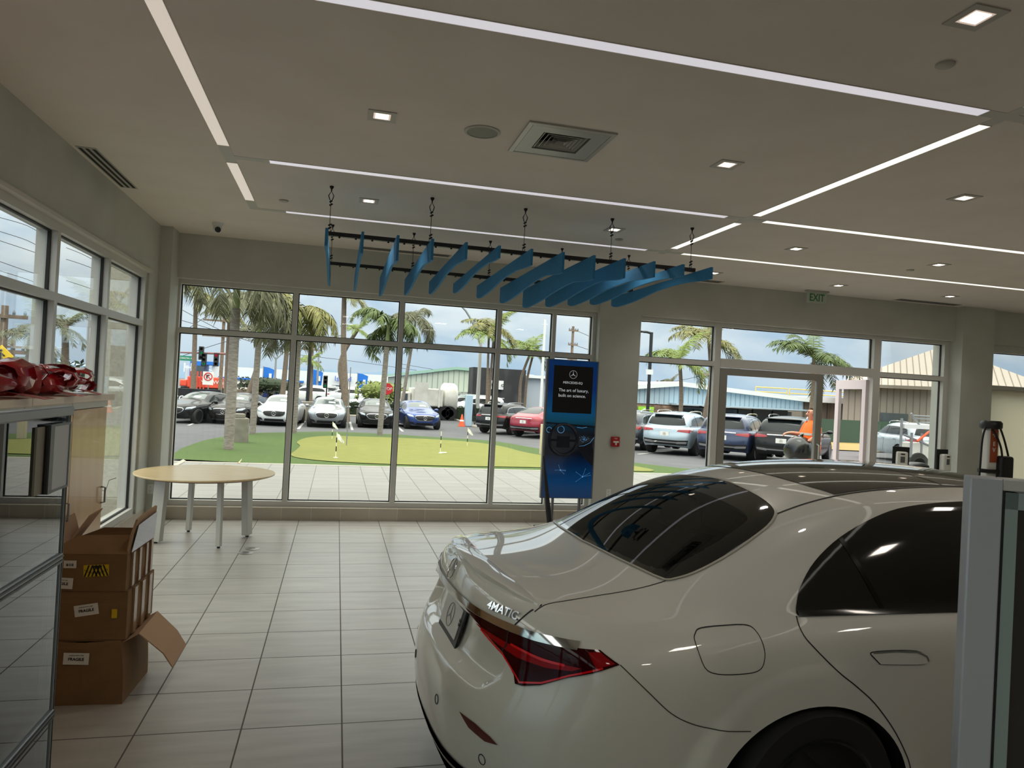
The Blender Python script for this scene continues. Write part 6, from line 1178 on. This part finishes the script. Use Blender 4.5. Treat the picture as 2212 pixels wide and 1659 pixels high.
upole('utility pole at the left photo edge through the side window', 3, 660, 800, 30, 4, 1.6); upole('far utility pole through the left side window', 25, 735, 800, 48, 2, 4)
o, h = pole('traffic_signal', 'traffic signal mast with red pole arm and green street sign at the far left', 'traffic light', 497, 762, 850, 60, .13, mat('signal_rust', (134, 92, 92), .6)); L0 = rel(o, 386, 761); MB().tube([(0, 0, h-.1), (L0.x, 0, L0.z)], [.10, .06], 8).obj('mast_arm', MATS['signal_rust'], o)
gl_, rl_ = mat('signal_green', (60, 200, 130), .4, emit=.6), mat('signal_red', (230, 40, 60), .4, emit=.8)
def head(px, py, lit_i): c = rel(o, px, py)+Vector((0, -.2, 0)); hd = MB().box(c, (.36, .3, 1.05)).obj('signal_head', cblack, o, bevel=.03); [MB().lathe([(.11, -.17), (.11, -.15)], c+Vector((0, 0, .33-.33*k)), 12, Matrix.Rotation(pi/2, 3, 'X')).obj('lens', (rl_ if k == 0 else gl_) if k == lit_i else bk, hd, loc=(0, -.3, 0)) for k in range(3)]
head(436, 763, 1); head(442, 777, 2); head(468, 777, 0)
sg = MB().box(rel(o, 402, 774)+Vector((0, -.1, 0)), (1.35, .04, .38)).obj('street_sign', mat('sign_green', (28, 132, 100), .5), o); word('lettering', 'HOBRON AV', .2, wht, sg, rel(o, 402, 774)+Vector((0, -.13, -.0)), (pi/2, 0, 0), .005)
o, h = pole('traffic_signal', 'short traffic signal post right of the black lamp post', 'traffic light', 704, 818, 868, 62, .07, cblack); head(703, 825, 2)
o, h = pole('traffic_signal', 'short traffic signal post left of the tall grey palm trunk', 'traffic light', 738, 822, 868, 62, .07, cblack); head(738, 828, 2)
o, h = pole('road_sign', 'round no turn road sign on a post before the orange truck', 'road sign', 449, 812, 850, 58, .04, grey); c = rel(o, 450, 817)+Vector((0, -.1, 0)); MB().box(c, (.75, .03, 1.0)).obj('sign_plate', wht, o); MB().tube([c+Vector((.28*cos(a*pi/10), -.03, .12+.28*sin(a*pi/10))) for a in range(20)], .035, 6, closed=True).tube([c+Vector((-.2, -.03, .32)), c+Vector((.2, -.03, -.08))], .03, 6).obj('red_ring', mat('sign_red', (200, 40, 50), .5), o); MB().tube(smooth_path([c+Vector((-.08, -.025, -.03)), c+Vector((-.08, -.025, .2)), c+Vector((.1, -.025, .22))], 4), .04, 6).obj('arrow', cblack, o)
o, h = pole('stop_sign', 'red octagonal stop sign right of the palm in the second pane', 'road sign', 836, 832, 872, 50, .035, grey); c = rel(o, 836, 840)+Vector((0, -.08, 0)); MB().lathe([(.42, -.02), (.42, .02)], c, 8, Matrix.Rotation(pi/2, 3, 'X') @ Matrix.Rotation(pi/8, 3, 'Z')).obj('sign_plate', MATS['sign_red'], o); word('lettering', 'STOP', .28, wht, o, c+Vector((0, -.03, 0)), (pi/2, 0, 0), .005)
o, h = pole('pedestrian_sign', 'yellow diamond pedestrian sign through the left side window', 'road sign', 6, 760, 800, 22, .04, grey); c = rel(o, 5, 769)+Vector((0, -.06, 0)); MB().prism([(-.30, 0), (0, -.30), (.30, 0), (0, .30)], .02, c, (1, 0, 0), (0, 0, 1)).obj('sign_plate', mat('sign_yellow', (246, 206, 30), .5), o); m = MB(); m.ball(c+Vector((0, -.03, .15)), .035, 8, 6); [m.tube([c+Vector((a, -.03, b)), c+Vector((c2, -.03, d))], .02, 6) for a, b, c2, d in ((0, .1, 0, -.02), (0, -.02, .07, -.15), (0, -.02, -.06, -.15), (0, .08, .09, 0), (0, .08, -.08, .01))]; m.obj('figure', cblack, o)
for i, (pts, Y) in enumerate((([(380, 622), (445, 660), (520, 705), (640, 745)], 62), ([(380, 662), (450, 700), (520, 735)], 62), ([(385, 725), (470, 670), (560, 640)], 62), ([(385, 690), (470, 715), (640, 770)], 62), ([(385, 772), (500, 735), (640, 712)], 62), ([(640, 766), (760, 780), (900, 800)], 80), ([(866, 786), (950, 800), (1020, 808)], 80), ([(1240, 712), (1300, 740), (1375, 790)], 62), ([(1240, 745), (1300, 766), (1375, 800)], 62), ([(1380, 822), (1440, 826), (1515, 812)], 66), ([(0, 470), (60, 488), (105, 516)], 24), ([(0, 500), (60, 520), (105, 545)], 24), ([(0, 520), (60, 540), (105, 556)], 24), ([(0, 565), (60, 586), (105, 600)], 24), ([(0, 585), (60, 604), (105, 622)], 24), ([(143, 535), (180, 550), (220, 572)], 26), ([(143, 560), (180, 572), (220, 588)], 26), ([(143, 606), (180, 618), (220, 632)], 26))):
    w = [P(a, b, 1, Y) for a, b in pts]; tag(MB().tube(smooth_path(w, 5), .022 if Y > 40 else .009, 4).obj('power_line', cblack), ('thin power line %s' % ['crossing the top left pane', 'below the topmost line in the first pane', 'rising right in the first pane', 'low in the first pane', 'rising across the first pane under the bar', 'over the white showroom roof', 'above the corrugated warehouse', 'from the stacked pole to the column', 'lower from the stacked pole to the column', 'over the blue gable', 'topmost in the nearest side window', 'second in the nearest side window', 'third in the nearest side window', 'fourth in the nearest side window', 'lowest in the nearest side window', 'topmost in the second side pane', 'middle one in the second side pane', 'lowest in the second side pane'][i]), 'power line', 'overhead power lines')
# small street things
def cone(lb, p, h, grp='traffic cones'):
    o = thing('traffic_cone', lb, 'traffic cone', p, group=grp); oc = mat('cone_orange', (232, 92, 48), .5); MB().lathe([(h*.26, .02), (h*.045, h)], n=16).obj('cone', oc, o, True); MB().bb((-h*.28, -h*.28, 0), (h*.28, h*.28, .03)).obj('base', oc, o); MB().lathe([(h*.17, h*.42), (h*.115, h*.66)], n=16).obj('white_band', wht, o, True)
    o.children[-1].scale = (1.03, 1.03, 1)
cone('orange traffic cone beside the outdoor charging post', G(997, 921, -.04), .72); cone('orange traffic cone just outside the glass door, mostly behind the white car', Vector((P(1612, 1000, 1, 11.3).x, 11.3, 0)), .72)
p0 = G(1011, 921, -.04); o = thing('outdoor_charger', 'slim pale blue outdoor charging post by the hedge', 'charger', p0); h = P(1011, 853, 1, p0.y).z-p0.z; MB().bb((-.24, -.18, 0), (.2, .18, h)).obj('post', mat('charger_blue', (160, 186, 204), .4), o, bevel=.04); MB().bb((.2, -.15, h*.35), (.42, .12, h*.72)).obj('holster', cblack, o, bevel=.05); MB().tube(smooth_path([(.3, -.16, h*.6), (.42, -.2, h*.3), (.35, -.2, .15), (.22, -.19, h*.4)], 5), .025, 6).obj('cable', cblack, o)
p0 = G(1110, 890, -.04); tag(MB().bb((-.45, -.3, 0), (.45, .3, P(1110, 862, 1, p0.y).z-p0.z)).obj('mail_box', mat('teal_box', (60, 190, 160), .5), loc=p0, bevel=.03), 'teal box standing before the black building', 'box')
# utility truck with a ladder rack outside the right pane
o = thing('ladder_rack_truck', 'white work truck with a pipe ladder rack behind the sanitizers', 'truck', (P(1980, 960, 1, 17).x, 17, gz(17)-.04)); R_ = lambda px, py: rel(o, px, py); X = lambda px: R_(px, 950).x; Z = lambda py: R_(1975, py).z
MB().bb((X(1969), .0, .35), (X(2040), .35, Z(956))).obj('service_body', tw, o, bevel=.03); MB().bb((X(2042), .0, .35), (X(2110), .6, Z(915))).obj('cab', tw, o, bevel=.08)
m = MB()
for px, t in ((1946, 905), (1969, 935), (1991, 935), (2030, 925)): m.tube([(X(px), 0, .5 if px > 1950 else 0), (X(px), 0, Z(t))], .035, 8)
m.tube([(X(1952), 0, Z(940)), (X(2010), 0, Z(962))], .03, 6); m.tube([(X(1966), 0, Z(893)), (X(1974), 0, Z(905)), (X(1985), 0, Z(918))], .03, 6)
for z in (898, 904): m.tube([(X(1970), 0, Z(z)), (X(2060), 0, Z(z))], .022, 6)
m.obj('pipe_rack', grey, o); MB().bb((X(1949), -.07, Z(926)), (X(2060), .07, Z(917))).obj('cross_beam', wht, o); MB().tube(smooth_path([(X(1975), -.1, Z(953)), (X(1990), -.1, Z(940)), (X(2004), -.1, Z(930)), (X(2010), -.1, Z(946))], 5), .035, 8).obj('orange_hose', MATS['cone_orange'], o, True)
for px in (1985, 2090):
    for s in (-1, 1): wheel(o, X(px), s*.2+.25, .36, .36, .22, -s, 6, rimd, .6, 20)
# ---------------- the man outside ----------------
skinm = vary(mat('skin', (206, 146, 118), .5), (190, 122, 98), 9); hiv = mat('orange_shirt', (250, 106, 24), .75); vary(hiv, (240, 92, 16), 5); ref = mat('reflective_tape', (206, 206, 198), .3, .3); trou = mat('dark_trousers', (44, 48, 58), .85); hairm = mat('grey_hair', (96, 78, 66), .9); boot = mat('work_boot', (60, 46, 36), .8)
def skinned(name, pts, edges, rad, m, parent, lev=2, root=0):
    me = bpy.data.meshes.new(name); me.from_pydata([tuple(p) for p in pts], edges, []); o = bpy.data.objects.new(name, me); COL.objects.link(o)
    s = o.modifiers.new('s', 'SKIN'); s.use_smooth_shade = True; s.branch_smoothing = .4
    for i, r in enumerate(rad): v = me.skin_vertices[0].data[i]; v.radius = r if isinstance(r, tuple) else (r, r); v.use_root = (i == root)
    b = o.modifiers.new('d', 'SUBSURF'); b.levels = b.render_levels = lev; m2 = eval_mesh(o); bpy.data.objects.remove(o); m2.polygons.foreach_set('use_smooth', [True]*len(m2.polygons)); return link(name, m2, m, parent)
mp0 = P(1753, 950, 1, 13); man = thing('person', 'man in orange safety shirt standing outside the glass door holding a black bag', 'person', (mp0.x, 13, 0), radians(168))
# faces local +x; y to his left
S = [(0, 0, .96), (.0, 0, 1.08), (.015, 0, 1.24), (-.01, 0, 1.40), (-.005, 0, 1.475), (.02, 0, 1.535),
     (0, .19, 1.40), (.03, .25, 1.18), (.20, .20, 1.045), (.30, .16, 1.06),
     (-.02, -.19, 1.40), (.10, -.25, 1.20), (.32, -.20, 1.22), (.40, -.17, 1.225),
     (0, .10, .90), (.03, .11, .50), (-.01, .12, .10), (.0, .12, .06), (.14, .13, .04),
     (0, -.10, .90), (.0, -.11, .50), (-.05, -.12, .10), (-.04, -.12, .06), (.10, -.13, .04)]
Eg = [(0, 1), (1, 2), (2, 3), (3, 4), (4, 5), (3, 6), (6, 7), (7, 8), (8, 9), (3, 10), (10, 11), (11, 12), (12, 13), (0, 14), (14, 15), (15, 16), (16, 17), (17, 18), (0, 19), (19, 20), (20, 21), (21, 22), (22, 23)]
Rd = [.15, .15, .15, .13, .062, .058, .068, .05, .04, .03, .068, .05, .04, .03, .095, .065, .045, .045, .035, .095, .065, .045, .045, .035]
# the head is grown onto the same body, then five fingers on each hand
hp = [(.028, 0, 1.60), (.03, 0, 1.67), (.015, 0, 1.735)]; S += hp; Eg += [(5, 24), (24, 25), (25, 26)]; Rd += [(.074, .082), (.086, .098), (.065, .075)]
for wr, si in ((9, 1), (13, -1)):
    w = Vector(S[wr]); pi_ = len(S); S.append(tuple(w+Vector((.055, 0, -.01)))); Eg.append((wr, pi_)); Rd.append((.036, .02))
    for k in range(4):
        y = (-.03+.02*k); l = (.07, .085, .09, .078)[k]; a = len(S); q = w+Vector((.085, y, -.012)); S += [tuple(q), tuple(q+Vector((l*.5, 0, -.025))), tuple(q+Vector((l*.55, 0, -.065)))]; Eg += [(pi_, a), (a, a+1), (a+1, a+2)]; Rd += [.0105, .0095, .008]
    a = len(S); S += [tuple(w+Vector((.035, .035*si, -.02))), tuple(w+Vector((.06, .05*si, -.05)))]; Eg += [(pi_, a), (a, a+1)]; Rd += [.012, .009]
bdy = skinned('body', S, Eg, Rd, skinm, man)
m = MB(); m.add([(.112, -.012, 1.675), (.112, .012, 1.675), (.145, -.014, 1.632), (.145, .014, 1.632), (.112, -.022, 1.625), (.112, .022, 1.625), (.10, 0, 1.70)], [(6, 0, 2), (6, 2, 3), (6, 3, 1), (2, 4, 5, 3), (0, 4, 2), (1, 3, 5)]); m.obj('nose', skinm, man, True)
for s in (-1, 1):
    MB().ball((.03, s*.092, 1.66), .032, 10, 8, (.7, .35, 1)).obj('ear', skinm, man, True); MB().ball((.105, s*.036, 1.682), .011, 8, 6).obj('eye', mat('eye_dark', (50, 40, 36), .3), man, True); MB().tube([(.104, s*.018, 1.70), (.108, s*.04, 1.704), (.098, s*.058, 1.70)], .005, 6).obj('eyebrow', hairm, man)
MB().tube([(.108, -.024, 1.604), (.115, 0, 1.606), (.108, .024, 1.604)], .006, 6).obj('mouth', mat('lips', (160, 92, 84), .5), man, True)
hr = MB(); rows = []
for i in range(9):
    a = radians(75+210*i/8); rows.append([(.02+.094*cos(a), .098*sin(a), 1.60+.03*abs(cos(a))), (.02+.103*cos(a), .107*sin(a), 1.66), (.018+.092*cos(a), .097*sin(a), 1.72), (.015+.06*cos(a), .065*sin(a), 1.765)])
hr.grid(rows); h_o = hr.obj('hair', hairm, man, True)
def loft(secs, m, name, n=24, close=False):
    mb = MB(); rows = []
    for (cx, cy, z, rx, ry) in secs: rows.append([(cx+rx*cos(2*pi*k/n), cy+ry*sin(2*pi*k/n), z) for k in range(n+1)])
    mb.grid(rows); o = mb.obj(name, m, man, True); s = o.modifiers.new('s', 'SOLIDIFY'); s.thickness = .006; return o
st_ = loft([(.005, 0, .86, .185, .215), (.02, 0, .95, .20, .222), (.04, 0, 1.08, .215, .225), (.025, 0, 1.22, .195, .23), (-.005, 0, 1.36, .165, .232), (-.01, 0, 1.44, .13, .20), (-.006, 0, 1.485, .085, .115), (.0, 0, 1.51, .072, .08)], hiv, 'shirt')
for (z, cx, rx, ry) in ((1.02, .031, .2115, .2285), (1.20, .027, .2015, .235)):
    mb = MB(); mb.grid([[(cx+(rx+.003)*cos(2*pi*k/28), (ry+.003)*sin(2*pi*k/28), z+d) for k in range(29)] for d in (0, .05)]); mb.obj('tape_band', ref, st_, True)
for s, E1 in ((1, Vector((.03, .25, 1.18))), (-1, Vector((.10, -.25, 1.20)))):
    A = Vector((-.01, s*.16, 1.42)); MB().tube([A, A.lerp(E1, .35)+Vector((0, s*.02, .02)), A.lerp(E1, .8), E1+Vector((0, 0, -.01))], [.095, .088, .08, .076], 14, cap=False).obj('sleeve', hiv, st_, True)
for s, kx, ax_ in ((1, .03, -.01), (-1, .0, -.05)): MB().tube([(0, s*.095, .93), (.01, s*.105, .75), (kx, s*.11, .50), ((kx+ax_)/2, s*.115, .28), (ax_, s*.12, .09)], [.125, .11, .088, .08, .078], 14).obj('trouser_leg', trou, man, True); MB().ball((ax_+.05, s*.122, .05), .06, 12, 8, (2.3, .85, .9)).obj('boot', boot, man, True)
loft([(0, 0, .80, .15, .19), (0, 0, .90, .165, .2), (.005, 0, .98, .17, .205)], trou, 'trouser_seat')
# cart with a black bin bag in his hands
cp = P(1703, 985, 1, 13.0); o = thing('refuse_bag', 'big shiny black refuse bag the man is holding', 'bag', (cp.x+.27, 13.02, .62)); bm_ = mat('black_film', (14, 14, 15), .18, 0, .4); m = MB(); rnd = random.Random(5); rows = []
for i in range(13):
    t = pi*i/12; r = .30*sin(t)**.7; rows.append([((r*(1+.08*sin(5*k+i))*cos(2*pi*k/20)), r*(1+.07*cos(4*k+2*i))*sin(2*pi*k/20), .25+.30*-cos(t)) for k in range(21)])
m.grid(rows); m.obj('bag', bm_, o, True); MB().tube([(.0, 0, .50), (.06, .0, .56), (.05, .01, .585)], [.09, .05, .09], 10).obj('gathered_neck', bm_, o, True)
o = thing('refuse_cart', 'pale blue grey hand cart under the black refuse bag', 'cart', (cp.x+.2, 13.02, 0)); MB().add([(-.42, -.3, .5), (-.42, .3, .5), (.32, -.3, .1), (.32, .3, .1), (-.12, -.3, .62), (-.12, .3, .62), (.32, -.3, .58), (.32, .3, .58), (-.2, -.3, .1), (-.2, .3, .1)], [(0, 1, 5, 4), (4, 5, 7, 6), (6, 7, 3, 2), (2, 3, 9, 8), (8, 9, 1, 0), (0, 4, 6, 2, 8), (1, 9, 3, 7, 5)]).obj('tub', mat('cart_blue', (186, 206, 214), .5), o, bevel=.02)
for x in (-.12, .24):
    for y in (-.24, .24): MB().lathe([(.08, -.02), (.09, -.015), (.09, .015), (.08, .02)], (x, y, .09), 14, Matrix.Rotation(pi/2, 3, 'X')).obj('caster', cblack, o, True)
